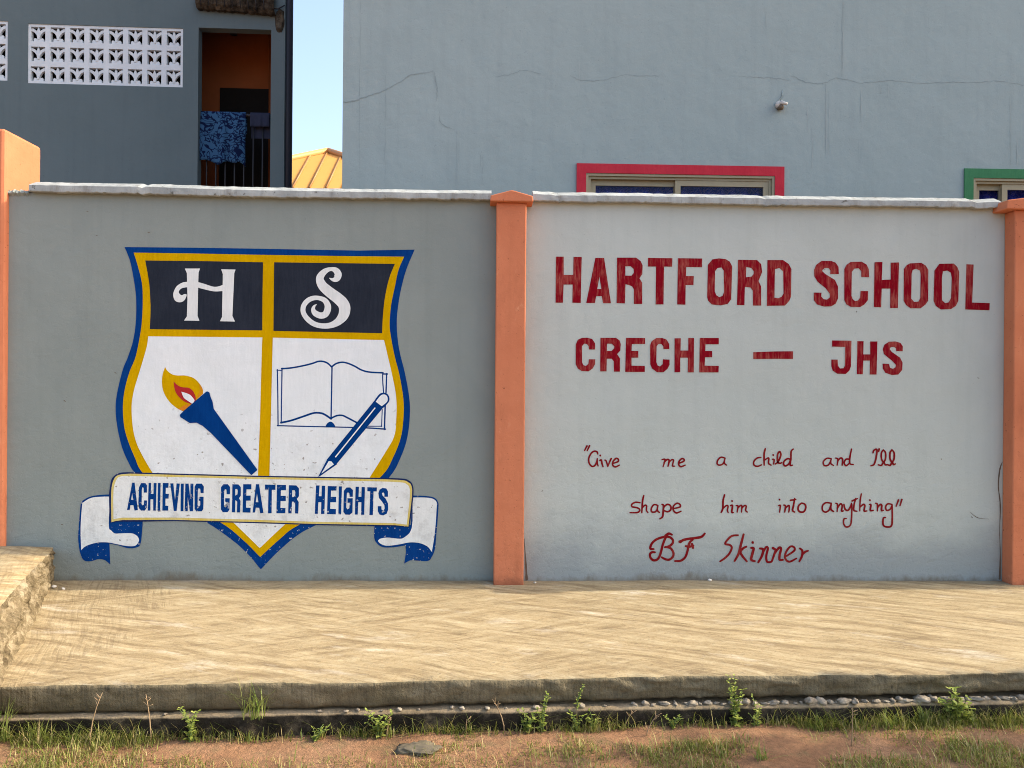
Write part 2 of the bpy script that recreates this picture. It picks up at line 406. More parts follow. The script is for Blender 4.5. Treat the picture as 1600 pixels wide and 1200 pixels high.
# raised driveway at the gate, with a broken flank
STEP_BASE = [on_z(85, 905, 0), on_z(82, 906, 0), on_z(62, 953, 0), on_z(31, 1012, 0), on_z(4, 1060, 0)]
STEP_BASE += [STEP_BASE[-1] + (STEP_BASE[-1] - STEP_BASE[-2]) * .9]
STEP_TOP = [on_z(83, 853, .22), on_z(76, 864, .22), on_z(45, 893, .22), on_z(20, 920, .22), on_z(0, 944, .22)]
d_ = STEP_TOP[-1] - STEP_TOP[-2]; STEP_TOP += [STEP_TOP[-1] + (STEP_TOP[-1] - STEP_TOP[0]).normalized() * .55]
def resample(P, n):
    L = [0]
    for a, b in zip(P, P[1:]): L.append(L[-1] + (b - a).length)
    out = []
    for k in range(n + 1):
        s_ = L[-1] * k / n
        for i in range(len(P) - 1):
            if s_ <= L[i + 1] + 1e-9: out.append(P[i].lerp(P[i + 1], (s_ - L[i]) / max(1e-9, L[i + 1] - L[i]))); break
    return out
n_ = 130; tb = resample(STEP_BASE, n_); tt = resample(STEP_TOP, n_)
mb = MB(); V = []; nr = 26
for i in range(n_ + 1):
    a, b = tt[i], tb[i]; yy = a.y
    for r in range(14):
        t = r / 13; x = -5.0 + (a.x + 5.0) * t
        V.append((x, yy + (b.y - yy) * 0, .22 + top_h(x, yy) - (.012 + .010 * nz(yy * 14, 3)) * (t == 1)))
    for r in range(1, 13):
        t = r / 12; p = a.lerp(b, t)
        k = .036 * nz(p.y * 9, t * 3.2, 4) + .034 * nz(p.y * 27, t * 7, 6) + .026 * nz(p.y * 61, t * 13, 1)
        V.append((p.x + k * (1 - .5 * t), p.y, .205 * (1 - t) + .012 * nz(p.y * 16, t * 5, 9) * (1 - t) - .004 * (r == 12)))
Fc = []; mt = []
for i in range(n_):
    for r in range(nr - 1): Fc.append((i * nr + r, i * nr + r + 1, (i + 1) * nr + r + 1, (i + 1) * nr + r)); mt.append(0 if r < 13 else 1)
# front end wall of the driveway
b0 = len(V); last = n_ * nr
for r in range(14): V.append((V[last + r][0], V[last + r][1] - .01, ZG - .05))
for r in range(13): Fc.append((last + r, last + r + 1, b0 + r + 1, b0 + r)); mt.append(1)
for r in range(13, nr - 1): Fc.append((last + r, last + r + 1, b0 + 13)); mt.append(1)
mb.add(V, Fc, 0, True); mb.m = mt
M = Mat('broken_concrete')
c = M.ramp(M.noise(M.pos(), 14, 7, .75), [(.32, (.07, .052, .03)), (.5, (.22, .175, .105)), (.66, (.42, .355, .24))])
c = M.mix(M.ramp(M.noise(M.pos(), 45, 4, .7), [(.56, 0), (.7, .8)]), c, (.14, .105, .065))
BROKEN = M.done(c, .95, M.bump(M.noise(M.pos(), 40, 6, .7), 1.0, .02), .1)
tag(mb.build('driveway', [SLABTOP, BROKEN]), kind='structure')

# ================================================================ BOUNDARY WALL
wall = empty('boundary_wall', (0, 0, 0), 'grey rendered roadside wall with a painted school crest and red lettering', 'wall')
CPX0, CPX1 = 773, 820                                  # middle pillar
pc = on_y(797, 600, -.1); PW = .0905
def pbox(name, x0, x1, y0, y1, z0, z1, mat, parent, bevel=.008, sub=None):
    m = MB(); m.box(x0, x1, y0, y1, z0, z1); return m.build(name, mat, parent, bevel=bevel)
xL = on_y(6, 600, 0).x - .02
ZT = on_y(400, 312, 0).z; ZTR = on_y(1200, 322, 0).z
rp = on_y(1584, 600, -.1)                              # right pillar's near edge
def wall_panel(name, x0, x1, z, mat):
    m = MB(); n = 60; rws = 40; V = []
    for j in range(rws + 1):
        for i in range(n + 1):
            x = x0 + (x1 - x0) * i / n; zz = -.1 + (z + .1) * j / rws
            V.append((x, .0004 * nz(x * 1.1, zz * 1.1, 5), zz))
    fr_ = [(j * (n + 1) + i, j * (n + 1) + i + 1, (j + 1) * (n + 1) + i + 1, (j + 1) * (n + 1) + i) for j in range(rws) for i in range(n)]
    m.add(V, fr_, 0, True)
    m.box(x0, x1, .012, .16, -.1, z - .001)
    return m.build(name, mat, wall, fix=False)
pl = wall_panel('panel', xL - .02, pc.x, ZT + .02, GREY_L); pl['label'] = 'mid grey wall panel behind the shield crest'
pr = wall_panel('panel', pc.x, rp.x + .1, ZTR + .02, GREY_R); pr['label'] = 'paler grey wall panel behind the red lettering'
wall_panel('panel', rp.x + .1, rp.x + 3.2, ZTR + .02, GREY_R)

def pillar(cx, halfw, z0, z1, proud, capdata, y1=.21):
    m = MB(); m.box(cx - halfw, cx + halfw, -proud, -.001, z0, z1)
    m.box(cx - halfw, cx + halfw, .161, .18, z0, z1)
    p = m.build('pillar', ORANGE, wall, bevel=.007)
    hw, zb, zs, zp = capdata; y0 = -proud - .035
    m = MB()
    prof = [(cx - hw, zb), (cx + hw, zb), (cx + hw * .97, zs), (cx, zp), (cx - hw * .96, zs)]
    V = [(x, y0, z) for x, z in prof] + [(x, y1, z) for x, z in prof]
    m.add(V, [(0, 1, 2, 3, 4), (9, 8, 7, 6, 5)] + [(i, (i + 1) % 5, 5 + (i + 1) % 5, 5 + i) for i in range(5)])
    m.build('cap', ORANGE, p, bevel=.006)
    return p
yc = -.135
a = on_y(766.5, 314, yc); b = on_y(834.5, 314, yc)
pillar(pc.x, (on_y(821, 600, -.1).x - on_y(774, 600, -.1).x) / 2, -.05, a.z, .1, ((b.x - a.x) / 2, a.z, on_y(770, 305, yc).z, on_y(798, 296.5, yc).z))
a2 = on_y(1573, 326, yc)
hwr = .0905
rc = rp.x + hwr
pillar(rc, hwr, -.05, a2.z, .1, (rc - a2.x, a2.z, on_y(1564, 312, yc).z, on_y(1600, 307, yc).z), y1=.03)

def coping(segs, bevel_back=.18):
    """front edge traced as (px, top, bottom) rows"""
    m = MB(); V = []; yf = -.045
    rowsx = []
    for (p0, t0, b0), (p1, t1, b1_) in zip(segs, segs[1:]):
        k = max(2, int((p1 - p0) / 3))
        for i in range(k): q = i / k; rowsx.append((p0 + (p1 - p0) * q, t0 + (t1 - t0) * q, b0 + (b1_ - b0) * q))
    rowsx.append(segs[-1])
    for px, t, bb in rowsx:
        A = on_y(px, t, yf); B = on_y(px, bb, yf); x = A.x
        j = .002 * nz(x * 4, 1) + .0022 * nz(x * 23, 7); j2 = .005 * nz(x * 9, 3) + .006 * nz(x * 41, 5)
        zt = A.z + j; zb_ = B.z + j2
        V += [(x, -.0005, zb_ + .002), (x, yf + .004, zb_), (x, yf + j * .5, zb_ + .004), (x, yf + .002 * nz(x * 25, 9), (zt + zb_) / 2), (x, yf + .001, zt - .003),
              (x, yf + .004, zt), (x, yf + .075, zt + .034 + .003 * nz(x * 8, 2)), (x, bevel_back, zt + .032), (x, bevel_back + .01, zb_)]
    nr = 9
    Fc = [(i * nr + r, i * nr + (r + 1) % nr, (i + 1) * nr + (r + 1) % nr, (i + 1) * nr + r) for i in range(len(rowsx) - 1) for r in range(nr)]
    Fc += [tuple(range(nr)), tuple((len(rowsx) - 1) * nr + r for r in range(nr))]
    m.add(V, Fc, 0, False)
    return m.build('coping', COPE, wall)
coping([(45, 288, 299), (140, 290, 301), (215, 291, 302), (222, 293, 304), (230, 291, 303), (340, 295, 306), (382, 296, 307), (500, 298, 309), (560, 299, 309.5), (700, 301, 311), (768, 301.5, 312)])
coping([(833, 302, 313), (862, 303.5, 314.5), (868, 304.5, 315), (1000, 305.5, 316), (1040, 306.5, 317), (1190, 309, 320), (1197, 311, 322), (1204, 309.5, 320.5), (1358, 312, 322), (1440, 313, 323), (1520, 314, 324), (1527, 316, 326), (1565, 314.5, 324)])
coping([(1640, 316, 326), (1900, 322, 332), (2300, 328, 340)])
# broken grout under the coping's open end
m = MB(); n = 24; V = []
for k in range(n + 1):
    px = 12 + 35 * k / n; a_ = on_y(px, 297.5 + 3.5 * nz(k * .37, 2) + 2.5 * nz(k * 1.1, 7), -.006); b_ = on_y(px, 306 + 3 * nz(k * .5, 9), -.0015)
    V += [(b_.x, b_.y, b_.z), (a_.x, -.016 - .008 * nz(k * .8, 4), (a_.z + b_.z) / 2), (a_.x, a_.y, a_.z), (a_.x, .11, a_.z + .006 * nz(k * .6, 1))]
m.add(V, [(4 * k + q, 4 * k + q + 1, 4 * k + q + 5, 4 * k + q + 4) for k in range(n) for q in range(3)], 0, False)
m.build('broken_mortar', GREY_L, wall)

# ---------------------------------------------------------------- painted shapes on the wall
def conv(pts, crop):
    ox, oy, s_ = crop
    return [(ox + x / s_, oy + y / s_) for x, y in pts]
OFF = {'n': 0}
WALL_OFF = .0006
def nextoff(base): OFF['n'] += 1; return WALL_OFF + base * .45 + (OFF['n'] % 23) * .00002
def poly_to(m, pts, off, holes=(), mi=0):
    loops = [[Vector((x, -y, 0)) for x, y in L] for L in [pts] + list(holes)]
    flat = [p for L in loops for p in L]
    tris = tessellate_polygon(loops)
    o = nextoff(off)
    V = [on_y(p.x, -p.y, -o) for p in flat]
    Fs = []
    for t in tris:
        a, b, c = (V[i] for i in t)
        nrm = (b - a).cross(c - a)
        Fs.append(t if nrm.y < 0 else t[::-1])
    m.add(V, Fs, mi)
def stroke_to(m, pts, widths, off, mi=0, n=6, smooth=True, wob=.06):
    """a brush stroke: round-ended ribbon of varying width (pixels of the photo)"""
    if not isinstance(widths, (list, tuple)): widths = [widths * .85] + [widths] * (len(pts) - 2) + [widths * .8] if len(pts) > 2 else [widths, widths * .85]
    P = [(p[0], p[1], w_) for p, w_ in zip(pts, widths)]
    S = cr(P, n) if smooth and len(P) > 2 else [Vector(P[0]).lerp(Vector(P[-1]), k / 6) for k in range(7)]if len(P) == 2 else [Vector(p) for p in P]
    L = []; Rr = []
    for i, p in enumerate(S):
        t = S[min(i + 1, len(S) - 1)] - S[max(i - 1, 0)]; t = Vector((t.x, t.y)); t = t.normalized() if t.length > 1e-6 else Vector((1, 0))
        nn = Vector((-t.y, t.x)); ww = p.z / 2 * (1 + wob * nz(p.x * .35, p.y * .35, 1))
        c0 = Vector((p.x, p.y)); L.append(c0 + nn * ww); Rr.append(c0 - nn * ww)
    o = nextoff(off); V = []; Fs = []
    for a, b in zip(L, Rr): V += [on_y(a.x, a.y, -o), on_y(b.x, b.y, -o)]
    for i in range(len(L) - 1): Fs.append((2 * i, 2 * i + 1, 2 * i + 3, 2 * i + 2))
    m.add(V, Fs, mi)
    for e, q in ((0, S[0]), (-1, S[-1])):                     # round ends
        o2 = nextoff(off); r = q.z / 2; V = [on_y(q.x + r * math.cos(k * math.pi / 5), q.y + r * math.sin(k * math.pi / 5), -o2) for k in range(10)]
        m.add(V, [tuple(range(10))], mi)
def facing(o):
    me = o.data
    for p in me.polygons:
        if p.normal.y > 0: p.flip()
    me.update(); return o

T1 = (850, 380, 4.4444); T2 = (1200, 380, 4.4444)
LET1 = [
 (T1, [(83,93),(137,93),(137,220),(203,220),(205,95),(262,95),(255,415),(197,413),(199,287),(136,287),(132,413),(80,413)], []),
 (T1, [(357,102),(417,102),(465,417),(410,417),(402,368),(362,368),(354,415),(293,415)], [[(385,232),(398,318),(370,318)]]),
 (T1, [(507,100),(640,100),(672,125),(685,155),(683,215),(663,243),(682,275),(682,422),(624,422),(624,320),(612,300),(590,290),(566,285),(562,418),(504,416)], [[(565,160),(602,160),(622,178),(624,205),(608,225),(565,225)]]),
 (T1, [(722,102),(892,104),(890,163),(834,162),(830,425),(775,425),(778,162),(722,162)], []),
 (T1, [(930,104),(1099,106),(1097,167),(988,165),(986,228),(1040,228),(1038,290),(984,290),(982,427),(925,425)], []),
 (T1, [(1170,112),(1215,105),(1262,110),(1290,128),(1307,160),(1300,390),(1275,422),(1225,432),(1165,425),(1140,400),(1133,375),(1138,150)], [[(1205,172),(1232,168),(1248,190),(1250,340),(1240,365),(1218,375),(1196,360),(1186,335),(1188,195)]]),
 (T1, [(1347,115),(1480,117),(1508,145),(1515,200),(1490,262),(1508,300),(1508,433),(1452,433),(1450,330),(1435,308),(1395,303),(1392,430),(1340,430),(1345,250)], [[(1405,165),(1440,172),(1457,195),(1455,215),(1440,232),(1402,236)]]),
 (T2, [(-4,117),(105,117),(145,145),(163,180),(160,370),(148,400),(118,433),(-8,435)], [[(48,180),(80,172),(105,195),(108,350),(95,372),(70,382),(45,378)]]),
 (T2, [(432,214),(492,214),(490,165),(470,135),(440,123),(372,123),(335,150),(320,185),(322,230),(345,268),(400,312),(428,350),(430,375),(410,392),(385,388),(370,370),(372,343),(318,343),(318,395),(340,425),(390,440),(440,438),(470,420),(486,385),(486,300),(465,255),(400,215),(378,195),(378,185),(395,172),(420,172),(434,190)], []),
 (T2, [(648,234),(702,236),(700,180),(685,148),(650,128),(575,130),(545,150),(530,180),(530,395),(545,425),(575,442),(640,443),(670,425),(694,395),(696,332),(643,332),(640,378),(625,398),(605,402),(588,388),(580,365),(582,200),(600,176),(630,174),(648,195)], []),
 (T2, [(740,132),(795,130),(790,255),(852,252),(852,135),(910,133),(902,450),(848,450),(850,315),(790,315),(786,445),(735,443)], []),
 (T2, [(985,140),(1065,136),(1095,155),(1114,185),(1112,400),(1095,425),(1060,452),(990,452),(960,430),(942,400),(944,180),(960,155)], [[(1005,185),(1030,178),(1055,190),(1060,215),(1058,380),(1045,405),(1015,408),(995,385),(998,210)]]),
 (T2, [(1190,143),(1290,141),(1315,165),(1328,200),(1322,400),(1305,435),(1270,458),(1200,460),(1165,435),(1150,400),(1156,190)], [[(1215,195),(1245,190),(1270,205),(1276,240),(1272,380),(1255,410),(1230,416),(1208,395),(1208,240)]]),
 (T2, [(1378,146),(1428,148),(1418,412),(1540,416),(1538,466),(1370,460)], [])]
LET2 = [
 (T1, [(312,738),(355,738),(355,695),(335,665),(300,656),(265,657),(235,670),(220,705),(220,840),(235,870),(262,888),(310,890),(338,870),(355,840),(356,806),(312,806),(308,838),(290,853),(272,845),(264,825),(264,715),(280,697),(298,700),(310,715)], []),
 (T1, [(392,657),(500,657),(525,675),(533,700),(530,745),(508,770),(528,800),(528,892),(486,892),(484,820),(470,802),(436,802),(434,890),(390,890)], [[(437,698),(470,698),(488,715),(488,730),(470,748),(436,748)]]),
 (T1, [(570,657),(702,658),(702,700),(610,700),(608,748),(655,748),(655,795),(608,795),(608,850),(700,852),(700,894),(564,894)], []),
 (T1, [(830,735),(870,735),(870,700),(850,668),(820,658),(780,658),(748,680),(736,710),(738,840),(750,870),(785,896),(830,896),(858,872),(872,845),(872,808),(826,806),(824,840),(805,856),(790,850),(780,825),(782,715),(795,700),(815,700),(828,715)], []),
 (T1, [(907,660),(950,660),(948,745),(1002,745),(1002,658),(1042,658),(1040,897),(998,897),(1000,795),(946,795),(946,896),(906,896)], []),
 (T1, [(1082,658),(1214,658),(1214,702),(1122,702),(1120,748),(1168,748),(1168,792),(1118,792),(1116,850),(1214,852),(1212,897),(1078,897)], []),
 ((0,0,1), [(1177,550.3),(1210,549),(1239.3,548.8),(1239,560.8),(1210,560.6),(1177,561)], []),
 (T2, [(445,675),(580,677),(576,855),(565,885),(540,908),(480,906),(450,885),(440,855),(440,808),(484,808),(486,850),(500,870),(525,868),(534,850),(536,720),(445,718)], []),
 (T2, [(620,680),(664,680),(662,772),(710,772),(710,682),(760,682),(754,912),(706,912),(708,815),(662,815),(660,910),(617,910)], []),
 (T2, [(890,750),(936,750),(936,715),(920,692),(885,682),(840,684),(808,705),(797,735),(805,770),(860,815),(888,845),(885,862),(868,872),(848,865),(840,838),(796,836),(797,870),(815,900),(860,915),(905,912),(932,880),(935,830),(918,795),(860,755),(845,735),(852,722),(875,720),(890,730)], [])]
def letters(name, L, mat, off=.0015, parent=wall):
    m = MB()
    for crop, P, H in L: poly_to(m, conv(P, crop), off, [conv(h, crop) for h in H])
    return m.build(name, mat, parent, fix=False)
letters('painted_school_name', LET1, RED); letters('painted_class_names', LET2, RED)

Q = (890, 680, 5.4536); Q2 = (1150, 680, 5.4536)
SCR1 = [(Q, [
 [(148,92),(128,130)], [(170,90),(150,132)], [(240,160),(232,140),(205,138),(180,160),(163,200),(168,240),(190,265),(215,258),(232,225),(236,200)], [(236,205),(236,240),(243,262)],
 [(258,215),(270,212),(276,240),(285,268)], [(261,172),(264,176)], [(300,212),(312,220),(325,266)], [(325,266),(350,208),(358,198)], [(370,240),(412,225),(415,205),(395,198),(370,225),(368,255),(390,270),(425,255)],
 [(788,208),(812,205),(808,230),(797,268)], [(805,232),(830,208),(848,212),(845,240),(838,265)], [(845,235),(868,210),(886,212),(880,240),(878,262),(895,264)], [(930,240),(972,222),(975,205),(955,200),(932,225),(930,250),(948,268),(985,255)],
 [(1325,195),(1290,188),(1262,215),(1258,245),(1280,255),(1310,240),(1325,195)], [(1325,195),(1318,235),(1338,255)],
 [(600,575),(560,572),(530,590),(535,610),(575,618),(598,635),(580,658),(515,660)], [(632,515),(622,560),(615,660)], [(618,622),(640,598),(656,602),(655,640),(668,660)],
 [(752,598),(720,592),(698,620),(698,650),(725,655),(745,635),(752,598)], [(752,598),(748,640),(765,658)], [(788,590),(800,600),(797,660),(792,695),(770,712)], [(798,620),(830,590),(860,602),(862,635),(835,652),(800,640)],
 [(885,625),(940,612),(940,590),(915,580),(885,605),(885,640),(910,662),(950,648)],
 [(1320,508),(1308,560),(1305,625),(1292,658)], [(1308,625),(1335,600),(1350,605),(1345,640),(1352,660)], [(1372,600),(1388,600),(1382,655),(1395,658)], [(1384,560),(1386,564)],
 [(1420,600),(1435,605),(1428,655)], [(1432,625),(1455,600),(1468,605),(1465,655)], [(1466,625),(1490,600),(1505,605),(1500,640),(1515,655)]]),
 (Q2, [
 [(212,190),(180,195),(152,225),(155,255),(185,265),(218,252)], [(250,115),(240,160),(240,255)], [(240,215),(270,195),(280,200),(278,240),(300,255)], [(312,205),(325,210),(320,245)], [(317,168),(319,172)],
 [(335,245),(360,225),(382,170),(372,140),(355,165),(355,225),(375,240),(390,232)], [(488,118),(470,140),(468,200),(462,255),(482,255)], [(462,205),(440,200),(412,220),(405,245),(420,262),(450,245),(462,215)],
 [(812,200),(775,197),(745,225),(752,258),(785,255),(805,225),(812,200)], [(812,200),(808,240),(832,258)], [(850,195),(868,205),(862,255)], [(866,220),(890,195),(908,205),(905,255)], [(985,118),(972,180),(970,240),(1000,250)], [(970,205),(938,205),(922,235),(938,260),(965,240)],
 [(1168,150),(1175,130),(1198,120),(1200,150),(1190,210),(1175,250),(1150,260)], [(1220,118),(1216,140)], [(1256,125),(1240,150),(1240,200),(1257,228),(1274,200),(1274,150),(1256,125)], [(1213,252),(1240,257),(1258,228),(1272,252),(1290,250)], [(1329,125),(1313,150),(1313,200),(1330,228),(1347,200),(1347,150),(1329,125)], [(1290,250),(1314,257),(1331,228),(1342,250),(1358,244)],
 [(365,600),(378,600),(372,655)], [(371,548),(373,552)], [(408,595),(422,605),(415,655)], [(420,625),(445,600),(455,610),(450,655)], [(500,540),(490,600),(482,640),(500,655)], [(465,555),(510,548)], [(560,578),(535,600),(530,635),(550,655),(580,650),(595,615),(586,588),(560,578)],
 [(812,580),(768,575),(738,600),(738,640),(765,655),(795,635),(812,580)], [(812,580),(808,630),(832,650)], [(850,580),(865,590),(862,650)], [(866,620),(890,585),(905,600),(900,645),(915,645)], [(920,590),(930,630),(955,640),(975,610),(985,580)], [(988,590),(985,700),(975,765),(940,782),(918,755),(920,715),(940,710)],
 [(1020,540),(1005,600),(1005,640),(1030,648)], [(990,560),(1035,540)], [(1068,500),(1058,560),(1055,645)], [(1060,610),(1085,590),(1098,600),(1092,645),(1115,645)], [(1140,590),(1150,595),(1145,640),(1170,640)], [(1141,553),(1143,557)], [(1190,580),(1205,590),(1205,645)], [(1208,615),(1230,590),(1242,600),(1240,640),(1255,640)],
 [(1330,590),(1295,585),(1275,610),(1285,640),(1315,630),(1330,595)], [(1330,595),(1332,700),(1325,770),(1290,782),(1258,770),(1252,735),(1258,705),(1275,702)], [(1385,552),(1365,605)], [(1413,548),(1398,600)]])]
m = MB()
for crop, S in SCR1:
    for k, st in enumerate(S):
        p = conv(st, crop); stroke_to(m, p, random.uniform(2.5, 3.1) if len(p) > 2 else [3.0, 2.2], .0015)
facing(m.build('painted_quotation', REDS, wall, fix=False))
SCR2 = [(Q, [
 [(835,852),(815,880),(795,930),(780,990),(765,1035),(745,1060),(715,1066),(690,1045),(686,1012),(705,997),(728,998)], [(716,970),(688,966),(700,925),(740,888),(800,868),(850,868),(878,890),(878,920),(850,945),(812,955)], [(815,952),(860,963),(884,1000),(880,1035),(850,1060),(815,1056),(785,1040)], [(815,856),(845,838),(872,848)],
 [(945,912),(965,895),(1010,884),(1080,875),(1125,865),(1152,838)], [(938,908),(950,900)], [(1050,890),(1020,920),(1005,985),(985,1040),(945,1070),(898,1072)], [(990,945),(1020,950),(1055,940)], [(1042,928),(1052,960)],
 [(1435,852),(1380,860),(1335,905),(1328,928),(1365,935),(1382,960),(1360,1010),(1320,1050),(1282,1075)]]),
 (Q2, [[(65,845),(45,920),(22,1010),(-12,1072)], [(88,950),(60,965),(38,995),(55,1030),(92,1075)], [(130,960),(150,965),(140,1010),(130,1060),(160,1073)], [(142,913),(144,917)],
 [(205,965),(232,975),(220,1030),(190,1083)], [(228,1005),(255,955),(272,965),(258,1030),(265,1078),(300,1080)], [(305,1075),(325,1020),(338,975)], [(315,962),(338,975)], [(328,1010),(365,960),(384,968),(372,1020),(372,1060),(400,1062)],
 [(430,1030),(495,985),(495,955),(462,950),(425,1000),(420,1050),(455,1078),(515,1050)], [(545,965),(565,985),(562,1030),(540,1075)], [(565,1020),(588,995),(614,985)]])]
m = MB()
for crop, S in SCR2:
    for st in S:
        p = conv(st, crop); stroke_to(m, p, random.uniform(3.3, 4.1) if len(p) > 2 else 4.2, .0015)
facing(m.build('painted_signature', REDS, wall, fix=False))

# crest
A4 = (160, 370, 6.1538); A5 = (400, 370, 6.1538); TC = (170, 540, 5.456); BC = (400, 540, 5.4545); RL = (110, 720, 5.3333); RR = (400, 720, 5.3333)
def sm(pts, n=5): return [(p.x, p.y) for p in cr([(a_, b_, 0) for a_, b_ in pts], n)]
blue_l = sm([(194.5,386),(203,407),(208.7,435),(212.3,461),(212.9,487),(211.2,513),(207,536),(199,560),(192,577),(184,609),(180.6,635),(182.8,664),(190.2,697.6),(201,723),(213,741),(262,788),(322,816),(363,844),(387.5,866),(406.5,888.8)])
blue_r = sm([(408.4,888.8),(433.8,862.5),(463.8,837),(492.8,821),(560,792),(608,746),(625.5,716),(636.5,683),(640.6,643),(638.3,613),(632,580),(625,552),(621,526),(620,500),(622.6,474),(627.5,448),(635.6,419),(648,390)])
m = MB(); poly_to(m, blue_l + blue_r + [(560, 391.5), (400, 388.5), (300, 387)], .0010)
crest = m.build('painted_crest', BLUEC, wall, fix=False); crest['label'] = 'painted shield crest with torch, book and ribbon'
gold_l = sm([(208.8,394.7),(215.3,415.5),(221.8,443),(223,471),(221.8,500),(219.3,521),(212,557),(202,582),(194.7,609.6),(192,635),(193.8,664.6),(199.3,686.6),(210.3,714),(225,741),(280,785),(345,816.6),(380,844),(406,870)])
gold_r = sm([(407,870),(437.5,842),(465.6,821),(540,788),(596,744),(614.5,714),(626.4,683),(630.6,650),(630,620.7),(623.7,584),(617,558),(611.3,529),(608.8,506.5),(611.3,475.6),(617,448),(622.6,422),(631.6,401)])
m = MB(); poly_to(m, gold_l + gold_r + [(530, 400), (400, 398), (300, 396)], .0028); m.build('gold_border', GOLD, crest, fix=False)
m = MB(); poly_to(m, [(227,407),(320,408),(411,409.8),(410,470),(409.8,516.2),(234,514.3)] + sm([(234,514.3),(235.2,490),(235,471),(233,441.5),(227,407)])[1:-1], .0046); m.build('charcoal_field', CHAR, crest, fix=False)
m = MB(); poly_to(m, [(428.4,409.8),(617,412.3)] + sm([(617,412.3),(608,435),(601.5,464.3),(598.3,493.5),(597,520.6)])[1:] + [(427.3,517)], .0046); m.build('charcoal_field', CHAR, crest, fix=False)
m = MB(); poly_to(m, [(231.5,525.5),(410,527.3),(409.2,540),(406.4,650),(402.8,746),(242,746)] + sm([(237.8,738),(226.8,719.6),(214,694),(207.6,668),(205.7,635),(209.4,609.6),(217.6,582),(229,543),(231.5,525.5)])[:-1], .0046); m.build('white_field', WHITE, crest, fix=False)
m = MB(); poly_to(m, [(426.3,527.6),(600,531.4)] + sm([(600,531.4),(606,557),(612.7,586),(619,621),(619,657),(615.4,683),(599.8,710.5),(577,747)])[1:] + [(421,747),(426,540)], .0046); m.build('white_field', WHITE, crest, fix=False)
m = MB(); poly_to(m, sm([(360,812),(385,836),(405.3,856)]) + sm([(407.5,855),(425,838),(450,815)]), .0046); m.build('white_field', WHITER, crest, fix=False)
# initials
m = MB()
poly_to(m, conv([(793,305),(938,305),(925,345),(922,430),(915,760),(933,808),(785,805),(812,765),(818,600),(815,440),(812,350)], A4), .0064)
poly_to(m, conv([(1142,312),(1280,315),(1268,350),(1250,760),(1275,815),(1130,812),(1150,770),(1158,360)], A4), .0064)
poly_to(m, conv(sm([(915,434),(980,452),(1060,478),(1110,478),(1165,460)]) + sm([(1160,521),(1080,525),(1000,510),(913,487)]), A4), .0064)
poly_to(m, conv(sm([(825,432),(770,440),(715,475),(685,530),(683,575),(700,615),(740,630),(780,618),(805,580),(808,553),(785,552),(762,562),(740,545),(735,525),(755,500),(790,488),(825,485)]), A4), .0064)
m.build('initial', IVORY, crest, fix=False)['label'] = 'ivory letter H'
m = MB(); S5 = [(706,397,6),(740,412,34),(775,402,62),(790,360,68),(765,322,56),(722,310,36),(672,326,50),(630,365,66),(614,410,76),(640,470,90),(705,530,100),(785,590,106),(835,640,110),(853,690,110),(840,755,100),(790,815,74),(720,850,56),(640,857,50),(560,838,50),(495,790,50),(456,730,48),(456,670,48),(490,620,48),(540,592,46),(600,588,42),(658,610,50),(688,655,60),(688,702,64),(665,745,62),(620,757,60),(570,735,56),(550,700,40),(560,668,24),(582,650,6)]
pp = conv([(a_, b_) for a_, b_, c_ in S5], A5); stroke_to(m, pp, [c_ / 6.1538 for _, _, c_ in S5], .0064, n=5, wob=0)
facing(m.build('initial', IVORY, crest, fix=False))['label'] = 'ivory letter S'
# torch
m = MB()
poly_to(m, conv(sm([(480,182),(500,215),(540,245),(590,255),(650,255),(720,275),(770,320),(800,370),(802,412)]) + sm([(640,562),(575,530),(510,470),(465,390),(453,310),(460,240),(480,182)])[:-1], TC), .0064, mi=0)
poly_to(m, conv(sm([(765,320),(800,370),(802,412)]) + [(735,468)] + sm([(745,440),(770,400),(775,360),(765,320)])[:-1], TC), .0072, mi=1)
poly_to(m, conv(sm([(590,540),(640,562)]) + [(700,505)] + sm([(680,495),(640,510),(590,540)])[:-1], TC), .0072, mi=1)
poly_to(m, conv(sm([(552,305),(590,340),(630,355),(680,360),(715,385),(738,430),(742,470)]) + sm([(708,500),(650,480),(600,440),(565,385),(552,305)])[:-1], TC), .0080, mi=2)
poly_to(m, conv(sm([(618,393),(660,405),(700,425),(732,466)]) + sm([(715,498),(680,475),(640,445),(618,393)])[:-1], TC), .0098, mi=3)
poly_to(m, conv([(840,390),(858,400),(865,430),(885,480),(895,540),(1268,1060),(1215,1105),(870,745),(800,685),(750,658),(690,660),(610,610),(605,590),(640,555),(830,393)], TC), .0116, mi=4)
m.build('torch', [GOLD, FIRE_O, FIRE_R, WHITE, BLUE], crest, fix=False)
# open book
m = MB(); k = 5.4545
for st, w_ in [([(182,205),(186,440),(188,685)],10),([(178,209),(222,212)],8),([(222,192),(218,430),(215,660)],10),([(218,197),(300,190),(400,172),(480,152),(530,135),(570,135),(610,150),(645,182)],14),([(645,182),(680,155),(730,142),(780,150),(840,175),(900,208),(970,226),(1082,232)],14),
  ([(648,175),(644,400),(640,622)],12),([(213,657),(300,638),(400,605),(490,575),(550,575),(590,590),(640,624)],16),([(642,618),(690,597),(735,595),(780,615),(860,657)],14),([(182,682),(400,688),(640,693),(840,698)],10),([(925,700),(1010,705),(1104,712)],12),([(950,687),(1072,687)],8),
  ([(1080,230),(1080,300),(1088,405)],10),([(1085,242),(1120,242)],12),([(1114,238),(1108,405)],12),([(1102,500),(1098,600),(1095,714)],13),([(1076,545),(1070,690)],8)]:
    stroke_to(m, conv(st, BC), [w_ / k] * len(st), .0064, smooth=len(st) > 3 or len(st) == 3)
poly_to(m, conv(sm([(592,692),(605,665),(632,648),(658,660),(678,692)]), BC), .0070)
